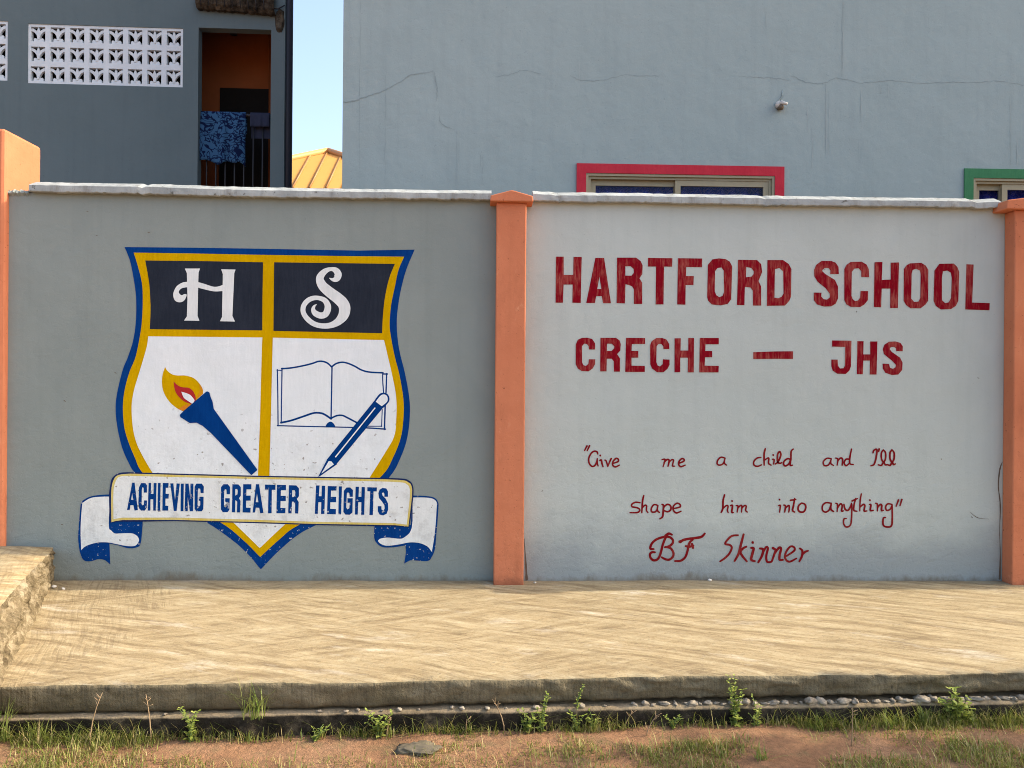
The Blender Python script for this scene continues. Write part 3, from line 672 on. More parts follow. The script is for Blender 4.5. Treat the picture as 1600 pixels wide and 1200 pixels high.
facing(m.build('open_book', BLUE, crest, fix=False))
# pencil
m = MB()
poly_to(m, conv([(1010,468),(1085,527),(682,1015),(603,972)], BC), .0084, mi=0)
poly_to(m, conv(sm([(1003,478),(1050,415),(1085,402),(1120,413),(1137,445),(1130,482),(1083,532)]), BC), .0100, mi=0)
poly_to(m, conv(sm([(1020,478),(1060,428),(1088,416),(1112,425),(1122,450),(1115,480),(1072,517)]), BC), .0116, mi=1)
poly_to(m, conv([(606,970),(530,1118),(546,1112),(690,1012),(665,985)], BC), .0100, mi=0)
poly_to(m, conv([(620,984),(557,1090),(664,1012),(642,986)], BC), .0116, mi=1)
poly_to(m, conv([(1012,526),(1020,532),(680,955),(672,948)], BC), .0116, mi=1)
m.build('pencil', [BLUE, WHITE], crest, fix=False)
# ribbon
m = MB()
poly_to(m, conv(sm([(330,280),(240,285),(160,300),(100,335),(85,370),(72,520),(65,640),(75,740),(95,805),(125,835),(180,835),(240,818),(290,830),(332,864)], 4) + [(325,690)] + sm([(325,690),(400,705),(480,728),(550,722),(585,690),(600,560),(602,495)], 4)[1:] + [(340,495)], RL), .0026, mi=2)
poly_to(m, conv(sm([(335,298),(250,300),(170,310),(110,345),(98,370),(85,560),(90,745)], 4) + sm([(90,745),(130,710),(220,682),(310,680),(380,693),(440,705),(500,712),(545,705),(570,670),(566,640),(540,615),(500,603),(420,605),(370,605),(340,580),(320,550),(325,400)], 4)[1:] + [(335, 300)], RL), .0044, mi=3)
poly_to(m, conv(sm([(1305,290),(1400,292),(1480,305),(1515,340),(1520,400),(1500,650),(1490,740),(1465,800),(1430,835),(1320,830),(1280,832),(1235,857)], 4) + [(1250,760),(1245,705)] + sm([(1245,705),(1150,720),(1060,720),(1010,690),(985,640),(988,535)], 4)[1:] + [(1290,535)], RR), .0026, mi=2)
poly_to(m, conv(sm([(1305,306),(1400,306),(1470,315),(1505,345),(1505,400),(1490,600),(1465,760)], 4) + sm([(1465,760),(1430,715),(1360,685),(1280,680),(1200,695),(1100,708),(1045,695),(1018,668),(1040,648),(1100,640),(1200,650),(1240,635),(1280,600),(1298,560)], 4)[1:] + [(1305,500)], RR), .0044, mi=3)
def rib(l_edge, top, r_edge, bot): return l_edge + top + r_edge + bot
out = conv(sm([(328,515),(322,300),(330,215),(348,145),(402,103),(480,95)], 4), RL) + conv(sm([(0,124),(800,138),(1190,146),(1275,165),(1308,210),(1311,300),(1290,470),(1276,553)], 4), RR) + conv([(1160,545),(980,545),(480,535),(0,520)], RR) + conv([(860,502),(600,507),(430,507)], RL)
poly_to(m, out, .0062, mi=0)
gol = conv(sm([(342,512),(340,260),(362,155),(405,117),(500,107)], 4), RL) + conv(sm([(0,135),(800,149),(1190,159),(1270,180),(1297,215),(1299,300),(1270,548)], 4), RR) + conv([(1160,536),(480,525),(0,510)], RR) + conv([(860,492),(430,494),(370,503)], RL)
poly_to(m, gol, .0080, mi=1)
wht = conv(sm([(359,486),(358,260),(380,165),(415,131),(500,126)], 4), RL) + conv(sm([(0,152),(800,167),(1185,178),(1255,196),(1279,228),(1281,310),(1256,532)], 4), RR) + conv([(1150,519),(480,508),(0,491)], RR) + conv([(860,473),(430,474)], RL)
poly_to(m, wht, .0098, mi=3)
m.build('ribbon', [NAVY, PALEGOLD, BLUEC, WHITER], crest, fix=False)
MOT = [
 (RL, [(515,182),(535,182),(562,410),(535,415),(525,370),(500,370),(495,408),(472,410)], [[(515,268),(522,325),(506,325)]]),
 (RL, [(590,185),(625,185),(638,205),(638,265),(612,265),(610,225),(600,220),(595,240),(594,360),(602,372),(612,365),(614,330),(638,330),(636,390),(620,415),(590,415),(572,395),(566,350),(572,220)], []),
 (RL, [(652,185),(672,185),(670,275),(692,275),(694,185),(718,185),(712,415),(690,415),(690,320),(668,320),(666,415),(645,415)], []),
 (RL, [(730,185),(752,185),(748,415),(726,415)], []),
 (RL, [(770,185),(818,185),(817,225),(795,225),(794,275),(820,275),(818,315),(792,315),(792,375),(816,375),(814,415),(766,415)], []),
 (RL, [(832,188),(858,188),(872,330),(885,188),(912,190),(885,418),(862,418)], []),
 (RL, [(920,190),(945,190),(942,420),(918,420)], []),
 (RL, [(958,190),(985,190),(1000,320),(1000,190),(1025,190),(1022,420),(995,420),(978,300),(978,420),(952,420)], []),
 (RL, [(1050,190),(1095,190),(1112,215),(1110,270),(1085,268),(1082,235),(1068,228),(1062,250),(1060,370),(1070,382),(1082,370),(1082,335),(1070,332),(1070,300),(1110,300),(1108,400),(1095,420),(1050,422),(1035,400),(1035,215)], []),
 (RL, [(1275,195),(1312,195),(1330,218),(1330,278),(1302,278),(1300,240),(1288,235),(1282,255),(1280,375),(1290,390),(1302,380),(1302,345),(1290,340),(1290,312),(1328,312),(1325,408),(1310,428),(1270,428),(1254,405),(1255,220)], []),
 (RL, [(1350,195),(1400,197),(1420,220),(1420,290),(1405,312),(1418,335),(1414,430),(1388,430),(1390,340),(1378,330),(1374,330),(1372,430),(1346,428)], [[(1374,235),(1390,235),(1394,250),(1392,280),(1374,290)]]),
 (RL, [(1440,195),(1508,195),(1508,238),(1468,238),(1466,290),(1502,290),(1502,332),(1464,332),(1464,390),(1502,392),(1500,432),(1435,430)], []),
 (RR, [(0,195),(25,195),(62,435),(35,437),(27,392),(-2,390),(-8,430),(-28,432)], [[(8,270),(20,345),(-2,345)]]),
 (RR, [(75,198),(162,200),(162,242),(132,242),(130,437),(100,437),(104,240),(75,240)], []),
 (RR, [(175,200),(250,202),(250,245),(208,245),(206,292),(248,292),(248,335),(205,335),(204,392),(246,394),(244,437),(170,437)], []),
 (RR, [(275,203),(335,205),(358,230),(358,295),(340,318),(356,345),(352,440),(325,438),(326,355),(312,340),(300,340),(296,438),(268,438)], [[(302,245),(322,245),(328,262),(326,290),(315,302),(301,302)]]),
 (RR, [(500,205),(530,205),(524,295),(546,295),(548,208),(577,208),(570,443),(542,443),(544,345),(520,345),(515,442),(490,442)], []),
 (RR, [(598,210),(672,212),(670,248),(626,248),(624,300),(668,300),(668,345),(620,345),(618,400),(666,402),(665,446),(592,444)], []),
 (RR, [(690,213),(716,213),(710,447),(686,447)], []),
 (RR, [(755,222),(785,222),(808,245),(806,300),(780,300),(778,272),(766,262),(757,275),(752,390),(762,405),(778,395),(780,350),(762,350),(762,312),(806,312),(804,430),(780,450),(745,448),(728,425),(732,250)], []),
 (RR, [(830,216),(858,216),(855,300),(878,300),(880,218),(908,218),(902,450),(876,450),(878,345),(852,345),(848,448),(824,448)], []),
 (RR, [(928,220),(1008,222),(1006,255),(980,255),(974,452),(945,452),(952,255),(928,253)], []),
 (RR, [(1070,300),(1100,300),(1100,255),(1085,230),(1055,226),(1030,240),(1020,270),(1025,310),(1050,340),(1070,370),(1072,400),(1060,415),(1046,405),(1045,378),(1015,378),(1015,420),(1030,448),(1060,455),(1090,440),(1102,405),(1100,355),(1080,315),(1055,290),(1050,270),(1060,262),(1070,275)], [])]
letters('motto_lettering', MOT, BLUEC, .0116, crest)

# cracks and open joint beside the far pillar
m = MB()
for st, wd in [([(1566,722),(1562,735),(1560,760),(1563,790),(1562,830),(1563,870),(1562,904)], [.8,2.4,1.6,1.8,1,1.8,3.5]), ([(1573,395),(1572,430),(1571.5,450)], [1,1.6,.8]), ([(1516,800),(1524,807),(1532,810),(1545,811)], [.4,.9,.7,.3]), ([(819,842),(821,870),(823,905)], [.8,1.6,4])]:
    stroke_to(m, st, wd, .0012, wob=.5); facing(m.build('crack', CRACKM, wall, fix=False)); m = MB()
for k in range(26):
    px = random.uniform(60, 1540); py = random.uniform(330, 890)
    if 180 < px < 690 and 380 < py < 880: continue
    r = random.uniform(.6, 1.3); stroke_to(m, [(px, py), (px + random.uniform(-3, 3), py + random.uniform(-1, 2.5))], r, .0012)
facing(m.build('plaster_pits', CRACKM, wall, fix=False))['kind'] = 'stuff'

# gate pillar at the end of the wall
g0 = on_y(7, 300, -.045); zt = on_y(7, 200, -.045).z
m = MB(); m.box(g0.x - .42, g0.x, -.045, .335, -.05, zt)
gp = empty('gate_pillar', (g0.x - .2, .14, 0), 'tall terracotta gate pillar standing at the driveway end of the wall', 'pillar')
m.build('shaft', ORANGE, gp, bevel=.02)

# ================================================================ NEAR BUILDING (blue-grey, behind the lettering)
RB = Plane(1.9, 0.0)
rb = empty('classroom_block', (2.5, 2.2, 0), 'blue grey rendered school block behind the wall with red and green window surrounds', 'building')
def holed(m, pl_, u0, u1, v0, v1, holes, w0, w1, mi=0):
    us = sorted({u0, u1, *[h[0] for h in holes], *[h[1] for h in holes]}); vs_ = sorted({v0, v1, *[h[2] for h in holes], *[h[3] for h in holes]})
    def solid(i, j):
        if i < 0 or j < 0 or i >= len(us) - 1 or j >= len(vs_) - 1: return False
        cu, cv = (us[i] + us[i + 1]) / 2, (vs_[j] + vs_[j + 1]) / 2
        return not any(h[0] < cu < h[1] and h[2] < cv < h[3] for h in holes)
    for i in range(len(us) - 1):
        for j in range(len(vs_) - 1):
            if not solid(i, j): continue
            a, b, c_, d = us[i], us[i + 1], vs_[j], vs_[j + 1]
            m.add([pl_.P(a, c_, w0), pl_.P(b, c_, w0), pl_.P(b, d, w0), pl_.P(a, d, w0)], [(0, 1, 2, 3)], mi)
            m.add([pl_.P(a, c_, w1), pl_.P(b, c_, w1), pl_.P(b, d, w1), pl_.P(a, d, w1)], [(3, 2, 1, 0)], mi)
            for (di, dj, q) in ((-1, 0, (a, a, c_, d)), (1, 0, (b, b, c_, d)), (0, -1, (a, b, c_, c_)), (0, 1, (a, b, d, d))):
                if not solid(i + di, j + dj):
                    m.add([pl_.P(q[0], q[2], w0), pl_.P(q[1], q[3], w0), pl_.P(q[1], q[3], w1), pl_.P(q[0], q[2], w1)], [(0, 1, 2, 3)], mi)
def ubox(m, pl_, u0, u1, v0, v1, w0, w1, mi=0): m.box(u0, u1, w0, w1, v0, v1, mi, fn=lambda u, w_, v: pl_.P(u, v, w_))
ul = RB.uv(535.5, 150)[0]; HB = 7.2; ur = 9.5
win = []
for (pxa, pya, pxb) in ((901, 255.5, 1225), (1506, 263.5, 1830)):
    u0, v1 = RB.uv(pxa, pya); u1 = RB.uv(pxb, pya)[0]; win.append((u0, u1, v1 - 1.5, v1))
bw = .082
holes = [(a + bw, b - bw, c_ + bw, d - bw) for a, b, c_, d in win]
m = MB(); holed(m, RB, ul, ur, -.2, HB, holes, 0, .22)
ubox(m, RB, ul, ul + .22, -.2, HB, .2205, 6.5); ubox(m, RB, ur - .22, ur, -.2, HB, .2205, 6.5); ubox(m, RB, ul + .2205, ur - .2205, -.2, HB, 6.28, 6.5)
m.build('wall', GREY_B, rb)
m = MB(); ubox(m, RB, ul - .25, ur + .25, HB + .002, HB + .15, -.3, 6.8); m.build('roof', COPE, rb)
m = MB(); ubox(m, RB, ul + .23, ur - .23, 1.0, HB - .01, 1.5, 1.55); m.build('dark_backing', DARK, rb)
GL = Mat('blue_tinted_glass'); 
GL.b.inputs['Base Color'].default_value = (.45, .55, .85, 1); GL.b.inputs['Transmission Weight'].default_value = 1.0; GL.b.inputs['Roughness'].default_value = .03; GL.b.inputs['IOR'].default_value = 1.2
GLASS = GL.m
CU = Mat('patterned_blue_curtain')
cv_ = CU.ramp(CU.noise(CU.pos((1, 1, 3.2), (0, .6, 0)), 22, 4, .6, 2.5), [(.44, (.03, .09, .45)), (.52, (.20, .15, .46)), (.58, (.36, .27, .55))], 'LINEAR')
CURT = CU.done(cv_, .9, None, .1)
for wi, ((a, b, c_, d), sur) in enumerate(zip(win, (REDW, GREENW))):
    wn = MB(); holed(wn, RB, a, b, c_, d, [holes[wi]], -.012, -.0015)
    sr = wn.build('window', sur, rb); sr['label'] = ('window with a red painted surround', 'window with a green painted surround')[wi]
    ha, hb_, hc, hd = holes[wi]
    fm = MB(); t = .022
    holed(fm, RB, ha + .001, hb_ - .001, hc + .001, hd - .001, [(ha + t, hb_ - t, hc + t, hd - t)], -.004, .09)
    holed(fm, RB, ha + t + .001, hb_ - t - .001, hc + t + .001, hd - t - .001, [(ha + t + .022, hb_ - t - .022, hc + t + .022, hd - t - .022)], .014, .085)
    fm.build('frame', ALU, sr, bevel=.003)
    i0, i1 = ha + t + .0225, hb_ - t - .0225; z0, z1 = hc + t + .0225, hd - t - .0225
    if wi == 0: mid = (RB.uv(1058.5, 285, .03)[0]); sashes = [(i0, mid + .022, .052, .082), (mid - .022, i1, .020, .050)]
    else: mid = RB.uv(1568.5, 292, .03)[0]; sashes = [(i0, mid + .02, .052, .082), (mid - .022, i1, .020, .050)]
    for (sa, sb, w0, w1) in sashes:
        s_ = MB(); st = .048
        holed(s_, RB, sa, sb, z0, z1, [(sa + st, sb - st, z0 + st, z1 - st)], w0, w1); s_.build('sash', ALU, sr, bevel=.003)
        g_ = MB(); ubox(g_, RB, sa + st - .004, sb - st + .004, z0 + st - .004, z1 - st + .004, (w0 + w1) / 2 - .002, (w0 + w1) / 2 + .002); g_.build('pane', GLASS, sr)
    cm = MB(); n = 90; V = []
    for j in range(2):
        for i in range(n + 1):
            u = ha - .1 + (hb_ - ha + .2) * i / n; V.append(RB.P(u, (hc - .1, hd + .05)[j], .15 + .022 * math.sin(i * 1.15) + .012 * nz(i * .3, j)))
    cm.add(V, [(i, i + 1, n + 2 + i, n + 1 + i) for i in range(n)], 0, True); cm.build('curtain', CURT, sr)
# settled cracks and trowel marks on the render
def rbstroke(m, st, wd, off=.0015, mi=0):
    P = cr([(x, y, w_) for (x, y), w_ in zip(st, wd if isinstance(wd, list) else [wd] * len(st))], 10); L = []
    o = off + (OFF['n'] % 40) * .00006; OFF['n'] += 1
    for i, p in enumerate(P):
        jx, jy = (1.6 * nz(p.x * .23, p.y * .23, 2), 1.8 * nz(p.x * .2, p.y * .2, 8)) if mi == 0 else (0.3 * nz(p.y * .1, 1), 0)
        t = P[min(i + 1, len(P) - 1)] - P[max(i - 1, 0)]; t = Vector((t.x, t.y)).normalized(); nn = Vector((-t.y, t.x)) * max(.12, p.z / 2.8 * (1 + 1.3 * nz(p.x * .3, p.y * .3, 5)))
        for s_ in (1, -1):
            u, v = RB.uv(p.x + jx + nn.x * s_, p.y + jy + nn.y * s_, -o); L.append(RB.P(u, v, -o))
    m.add(L, [(2 * i, 2 * i + 1, 2 * i + 3, 2 * i + 2) for i in range(len(P) - 1)], mi)
m = MB()
for st, wd in [([(536,159),(552,158),(566,153),(580,148),(600,141),(625,128),(640,118),(660,114),(678,112)], [1.6,1.8,1.4,1.2,1.0,1.2,1.4,.8,.5]), ([(678,112),(680,122),(683,140),(682,158)], [.5,1.4,1.2,.4]), ([(686,175),(688,190),(698,198),(711,202)], [.5,1.1,.9,.4]), ([(768,119),(790,118),(818,110),(845,116)], [.4,.9,.8,1]), ([(890,117),(904,124),(925,126),(945,124),(975,117)], [.5,1,1.5,1.1,.4]), ([(975,117),(1000,118),(1030,118)], [.4,.8,.3]), ([(1155,119),(1185,121),(1210,122),(1236,126)], [.3,.8,1.0,.4]), ([(1236,118),(1260,128),(1285,130),(1310,122),(1345,130)], [.6,1.1,.9,1,.5]), ([(1345,130),(1390,126),(1440,130),(1482,128),(1520,129),(1560,127),(1600,133)], [.5,.9,.6,1.1,.6,1,.8]), ([(1223,140),(1221.5,150),(1219,160)], [1.6,2,1.4])]:
    m = MB(); rbstroke(m, st, wd); m.build('crack', HAIR, rb, fix=False)
for px, a_, b_ in ((563, 0, 300), (603, 100, 300), (1316.5, 0, 120), (714, 205, 300), (752, 235, 262), (755, 240, 290)): m = MB(); rbstroke(m, [(px, a_), (px - 1, (a_ + b_) / 2), (px - 1.5, b_)], [.3, .5, .3], mi=0); m.build('crack', HAIR, rb, fix=False)
for px, a_, b_, w_ in ((717, 205, 300, .8), (1318.5, 0, 125, .9), (1291, 130, 245, 1.6), (1295, 140, 240, .8), (1261, 160, 205, 1), (1269, 200, 265, 1), (1346, 140, 190, 1.2), (1343, 215, 250, .7), (1376, 130, 150, 1), (1388, 132, 152, 1), (1579, 150, 260, 1), (1590, 220, 260, 1.3), (1196, 10, 48, 1), (905, 90, 130, .8), (765, 150, 170, 1)):
    m = MB(); rbstroke(m, [(px, a_), (px + random.uniform(-1, 1), (a_ + b_) / 2), (px + random.uniform(-1.5, 1), b_)], [w_ * .4, w_, w_ * .4], mi=1); m.m = [0] * len(m.m); m.build('plaster_run', HAIRL, rb, fix=False)
# bare lamp holder on its wire
u, v = RB.uv(1220, 163, -.04); p = RB.P(u, v, -.04)
lh = empty('lamp_holder', p, 'small off white lamp holder sticking out of the blue grey upper wall', 'lamp holder')
m = MB(); m.tube([RB.P(u - .008, v + .004, .01), RB.P(u - .005, v + .004, -.02), RB.P(u, v, -.042)], [.030, .034, .026], 14); m.tube([p + Vector((0, 0, .014)), p + Vector((.025, -.02, .003)), p + Vector((.044, -.03, -.008))], [.022, .012, .012], 12); m.build('socket', PORC, lh)
m = MB(); m.tube([RB.P(u - .004, v - .016, .0), RB.P(u + .004, v - .026, -.04), RB.P(u + .012, v - .026, -.055)], [.022, .026, .016], 12); m.build('lower_shell', BROWN, lh)
q0 = RB.uv(1223, 141, -.006)
m = MB(); m.tube([RB.P(q0[0], q0[1], .0), RB.P(q0[0] - .003, q0[1] - .05, -.007), RB.P(u - .004, v + .05, -.008), RB.P(u - .002, v + .02, -.02)], .0035, 6); m.build('wire', HAIR, lh)

# ================================================================ FAR BUILDING (slate grey, with vent blocks and balcony)
LB = Plane(4.1, R(1.3)); 
lb = empty('apartment_block', LB.P(-5, 0, .5), 'slate grey two storey house with white vent blocks and an open balcony', 'building')
cu = LB.uv(444.5, 160)[0]; HL = 9.0; lu = -13.0
oa, oz1 = LB.uv(310.3, 43); ob = LB.uv(423, 150)[0]; oz0 = LB.uv(350, 300)[1] - .55
v0 = LB.uv(43, 130); v1 = LB.uv(285.5, 130); vt = LB.uv(160, 40.5)[1]; vb = LB.uv(160, 133)[1]
vp = LB.uv(12, 80)[0]; cw = (v1[0] - v0[0]) / 8
h_open = (oa, ob, oz0, oz1); h_v1 = (v0[0], v1[0], vb, vt); h_v2 = (vp - 8 * cw, vp, vb + .02, vt + .02)
m = MB(); holed(m, LB, lu, cu, -.2, HL, [h_open, h_v1, h_v2], 0, .12)
ubox(m, LB, cu - .14, cu - .002, -.2, HL - .01, .1205, .31)
m.build('wall', GREY_D, lb)
# body behind: flank splays back so that it stays behind the corner
m = MB(); bk = 7.0
A_, B_, C_, D_ = LB.P(lu, 0, .122), LB.P(cu - .142, 0, .122), LB.P(cu - 2.55, 0, bk), LB.P(lu, 0, bk)
for p, q in ((A_, D_), (D_, C_), (C_, B_)):
    m.add([p + Vector((0, 0, -.2)), q + Vector((0, 0, -.2)), q + Vector((0, 0, HL)), p + Vector((0, 0, HL))], [(0, 1, 2, 3)])
m.add([x + Vector((0, 0, HL - .003)) for x in (A_, B_, C_, D_)], [(0, 1, 2, 3)])
m.build('side_wall', GREY_S, lb)
m = MB(); ubox(m, LB, h_v2[0] - .1, h_v1[1] + .05, vb - .3, vt + .3, .35, .38); m.build('dark_backing', DARK, lb)  # dark sheet added so the vent openings read as unlit
# balcony room
rz0, rz1, dpt = oz0 + .001, oz1 + .5, .8; ra, rbq, rbk = oa - .6, ob - .003, ob - .235
m = MB()
fl, fr, br_, bl = LB.P(ra, rz0, .1225), LB.P(rbq, rz0, .1225), LB.P(rbk, rz0, dpt), LB.P(ra, rz0, dpt); dz = Vector((0, 0, rz1 - rz0))
for p_, q_ in ((bl, br_), (fl, bl), (fr, br_)): m.add([p_, q_, q_ + dz, p_ + dz], [(0, 1, 2, 3)])
m.add([fl + dz, fr + dz, br_ + dz, bl + dz], [(0, 1, 2, 3)], 1); m.add([fl, fr, br_, bl], [(0, 1, 2, 3)], 1)
m.build('balcony_room', [ROOMC, GREY_D], lb)
d0 = LB.uv(344, 137.5, dpt - .02); d1 = LB.uv(420.5, 137.5, dpt - .02)
m = MB(); ubox(m, LB, d0[0], d1[0], rz0 + .002, d0[1], dpt - .03, dpt - .002); m.build('doorway', DARK, lb)  # dark panel in place of an unlit opening, darkness put into its colour
lu_, lv_ = LB.uv(365, 50, .5); pb_ = LB.P(lu_, lv_ + .06, .5)
m_rod = (LB.P(lu_, rz1, .5), pb_)
m = MB(); m.tube(list(m_rod), .008, 6); m.tube([pb_, pb_ - Vector((0, 0, .05)), pb_ - Vector((0, 0, .09))], [.035, .03, .045], 12); m.build('ceiling_lamp', IRON, lb)
# railing
zr = LB.uv(350, 178.5, .12)[1]
m = MB(); m.tube([LB.P(oa, zr, .12), LB.P(ob, zr - .01, .12)], .018, 8)
k = 0
while oa + .06 + k * .105 < ob: uu = oa + .06 + k * .105; m.tube([LB.P(uu, oz0, .12), LB.P(uu, zr, .12)], .009, 6); k += 1
m.build('railing', IRON, lb)
# vent block screens
def vent(u0, zb_, n, rowsn, rh):
    m = MB()
    for i in range(n):
        for j in range(rowsn):
            U = u0 + i * cw; Z = zb_ + j * rh; e = .0004 * ((i + j) % 2)
            X = lambda t: U + t * cw
            Y = lambda t: Z + t * rh
            bd = .135
            holed(m, LB, X(0), X(1), Y(0), Y(1), [(X(bd), X(1 - bd), Y(bd), Y(1 - bd))], .008, .06)
            def pr(pts, w0):
                nn = len(pts); V = [LB.P(X(a), Y(b), w0) for a, b in pts] + [LB.P(X(a), Y(b), w0 + .03) for a, b in pts]
                m.add(V, [tuple(range(nn)), tuple(range(2 * nn - 1, nn - 1, -1))] + [(q, (q + 1) % nn, nn + (q + 1) % nn, nn + q) for q in range(nn)])
            pr([(.5, .87), (.57, .70), (.59, .52), (.55, .24), (.45, .24), (.41, .52), (.43, .70)], .014)
            for s_ in (1, -1):
                f = lambda L: [(.5 + s_ * (a - .5), b) for a, b in L]
                pr(f([(.47, .26), (.40, .46), (.29, .60), (.13, .68), (.13, .80), (.22, .80), (.36, .72), (.47, .58)]), .018 + .001 * s_)
            pr([(.25, .13), (.25, .27), (.31, .33), (.38, .30), (.62, .30), (.69, .33), (.75, .27), (.75, .13)], .022)
    return m.build('vent_block_screen', SCREEN, lb)
rh = (vt - vb) / 3
vent(v0[0], vb, 8, 3, rh); vent(vp - 8 * cw, vb + .02, 8, 3, rh)
# broken balcony ledge above the opening
e0 = LB.uv(309, 15, -.02); e1 = LB.uv(431, 25, -.02); m = MB(); n = 44; V = []
for i in range(n + 1):
    t = i / n; u = e0[0] + (e1[0] - e0[0]) * t; z = e0[1] + (e1[1] - e0[1]) * t; jj = .02 * nz(i * .45, 2) + .015 * nz(i * 1.3, 5)
    V += [LB.P(u, z + jj * .8, -.002), LB.P(u, z + jj, -.06 + jj), LB.P(u, z + .04 + jj * .5, -.10 + jj), LB.P(u, z + .13 + jj, -.12 + jj * 1.5), LB.P(u, z + .16, -.05), LB.P(u, z + .34, -.04), LB.P(u, z + .40, -.002)]
m.add(V, [(i * 7 + r, i * 7 + r + 1, i * 7 + r + 8, i * 7 + r + 7) for i in range(n) for r in range(6)], 0)
M = Mat('rough_brown_mortar'); BRM = M.done(M.ramp(M.noise(M.pos(), 9, 6, .75), [(.35, (.012, .010, .008)), (.5, (.07, .055, .04)), (.7, (.15, .12, .085))]), .95, M.bump(M.noise(M.pos(), 25, 5, .7), 1, .03), .1)
m.build('broken_ledge', BRM, lb)
m = MB()
for k in range(9):
    uu = e0[0] + (e1[0] - e0[0]) * (.08 + k * .1); zt_ = e0[1] - (e0[1] - e1[1]) * (.08 + k * .1)
    m.tube([LB.P(uu, zt_ + .22, -.10), LB.P(uu + .03 * nz(k, 1), zt_ + .12, -.155), LB.P(uu + .05 * nz(k, 4), zt_ + .01, -.12)], .006, 5)
c0 = LB.uv(424, 12, -.05); c1 = LB.uv(444, 7, -.05); m.tube([LB.P(c0[0], c0[1], -.03), LB.P((c0[0] + c1[0]) / 2, c0[1] - .01, -.05), LB.P(c1[0], c1[1], -.03)], .008, 5)
m.build('cable', IRON, lb)
c0 = LB.uv(437, 31, -.01); m = MB(); n = 18
ol = [(c0[0] + .055 * math.cos(k * 2 * math.pi / n) * (1 + .5 * nz(k * 1.7, 3)), c0[1] + .14 * math.sin(k * 2 * math.pi / n) * (1 + .4 * nz(k * 1.3, 8))) for k in range(n)]
m.add([LB.P(a_, b_, -.001) for a_, b_ in ol] + [LB.P(c0[0] + (a_ - c0[0]) * .7, c0[1] + (b_ - c0[1]) * .75, -.03 - .015 * nz(k * 2.1, 1)) for k, (a_, b_) in enumerate(ol)] + [LB.P(c0[0], c0[1], -.02)],
      [(k, (k + 1) % n, n + (k + 1) % n, n + k) for k in range(n)] + [(n + k, n + (k + 1) % n, 2 * n) for k in range(n)])
m.build('broken_corner', BRM, lb)
# dark downpipe on the flank
m = MB(); pu = cu + .012; m.tube([LB.P(pu, -.2, .10), LB.P(pu, HL, .10)], .055, 10); m.build('downpipe', PIPE, lb)

# laundry over the rail
def cloth(name, px0, px1, py1, label, mat, wv, thick=.004, back=.25, hem=0):
    n, r_ = 36, 26; u0, u1 = LB.uv(px0, 178, .09)[0], LB.uv(px1, 178, .09)[0]; zb_ = LB.uv((px0 + px1) / 2, py1, .09)[1]
    V = []; tot = zr - zb_; R0 = .024
    for j in range(r_ + 1):
        s_ = -back + (tot + back) * j / r_
        for i in range(n + 1):
            t = i / n; u = u0 + (u1 - u0) * t
            if abs(s_) < .035: a = s_ / .035 * math.pi / 2; z = zr + R0 * math.cos(a); wd = .12 - R0 * math.sin(a)
            elif s_ > 0: z = zr - (s_ - .035); wd = .12 - R0
            else: z = zr + (s_ + .035); wd = .12 + R0
            if s_ > 0:
                am = min(1, s_ / .3) * wv; wd -= am * (.5 + .5 * math.sin(t * 17 + 2 * nz(t * 3, s_))) + .006
                z += hem * nz(t * 3.5, 3) * s_ / tot - hem * .8 * max(0, t - .86) / .14 * s_ / tot
                u += .012 * nz(s_ * 4, t * 2, 3) * s_
            V.append(LB.P(u, z, wd))
    m = MB(); m.add(V, [(j * (n + 1) + i, j * (n + 1) + i + 1, (j + 1) * (n + 1) + i + 1, (j + 1) * (n + 1) + i) for j in range(r_) for i in range(n)], 0, True)
    o = m.build(name, mat); sd_ = o.modifiers.new('thickness', 'SOLIDIFY'); sd_.thickness = thick; sd_.offset = 0
    return tag(o, label, 'cloth')
M = Mat('blue_squiggle_print')
vv = M.noise(M.pos((1, 1, 1.15)), 6.5, 1, .5, 1.6)
ln = M.ramp(M.math('ABSOLUTE', M.math('SUBTRACT', vv, .5)), [(.03, 1), (.05, 0)])
ln2 = M.ramp(M.math('ABSOLUTE', M.math('SUBTRACT', M.noise(M.pos((1.3, 1, 1), (0, .8, 0)), 8, 1, .5, 1.4), .47)), [(.02, 1), (.04, 0)])
CLO = M.done(M.mix(M.math('MAXIMUM', ln, ln2), (.036, .10, .20), (.003, .009, .042)), .85, None, .1)
cloth('printed_cloth', 311, 384, 258, 'blue cloth with a dark squiggle print hanging over the balcony rail', CLO, .035, hem=.10)
cloth('dark_towel', 391, 421, 203, 'short plain navy towel hanging over the balcony rail beside the printed cloth', m_plain('navy_towel', (.03, .035, .06), .95, .05), .02, back=.3)

# ================================================================ DISTANT HOUSE with orange sheet roof
YH = 24.0
hp = on_y(512, 237.5, YH + 3.2)
hs = empty('distant_house', (hp.x, YH + 3, 0), 'far house with a yellow orange ribbed metal hip roof between the two buildings', 'house')
ze = hp.z - 2.3; hw = 5.2
m = MB(); m.box(hp.x - hw + .5, hp.x + hw - .5, YH + .5, YH + 9.5, -.2, ze - .002); m.build('wall', m_render('cream_render', (.5, .44, .34), (.56, .5, .4), foot=False), hs)
ap = Vector((hp.x, YH + 3.2, hp.z)); ap2 = Vector((hp.x, YH + 6.8, hp.z))
c1, c2, c3, c4 = Vector((hp.x - hw, YH, ze)), Vector((hp.x + hw, YH, ze)), Vector((hp.x + hw, YH + 10, ze)), Vector((hp.x - hw, YH + 10, ze))
m = MB(); m.add([c1, c2, c3, c4, ap, ap2], [(0, 1, 4), (1, 2, 5, 4), (2, 3, 5), (3, 0, 4, 5), (3, 2, 1, 0)])
ROOF = m_plain('yellow_orange_sheet', (.62, .29, .085), .8, 0, sc=3, var=.06)
RIB = m_plain('roof_rib', (.34, .16, .045), .5, .4)
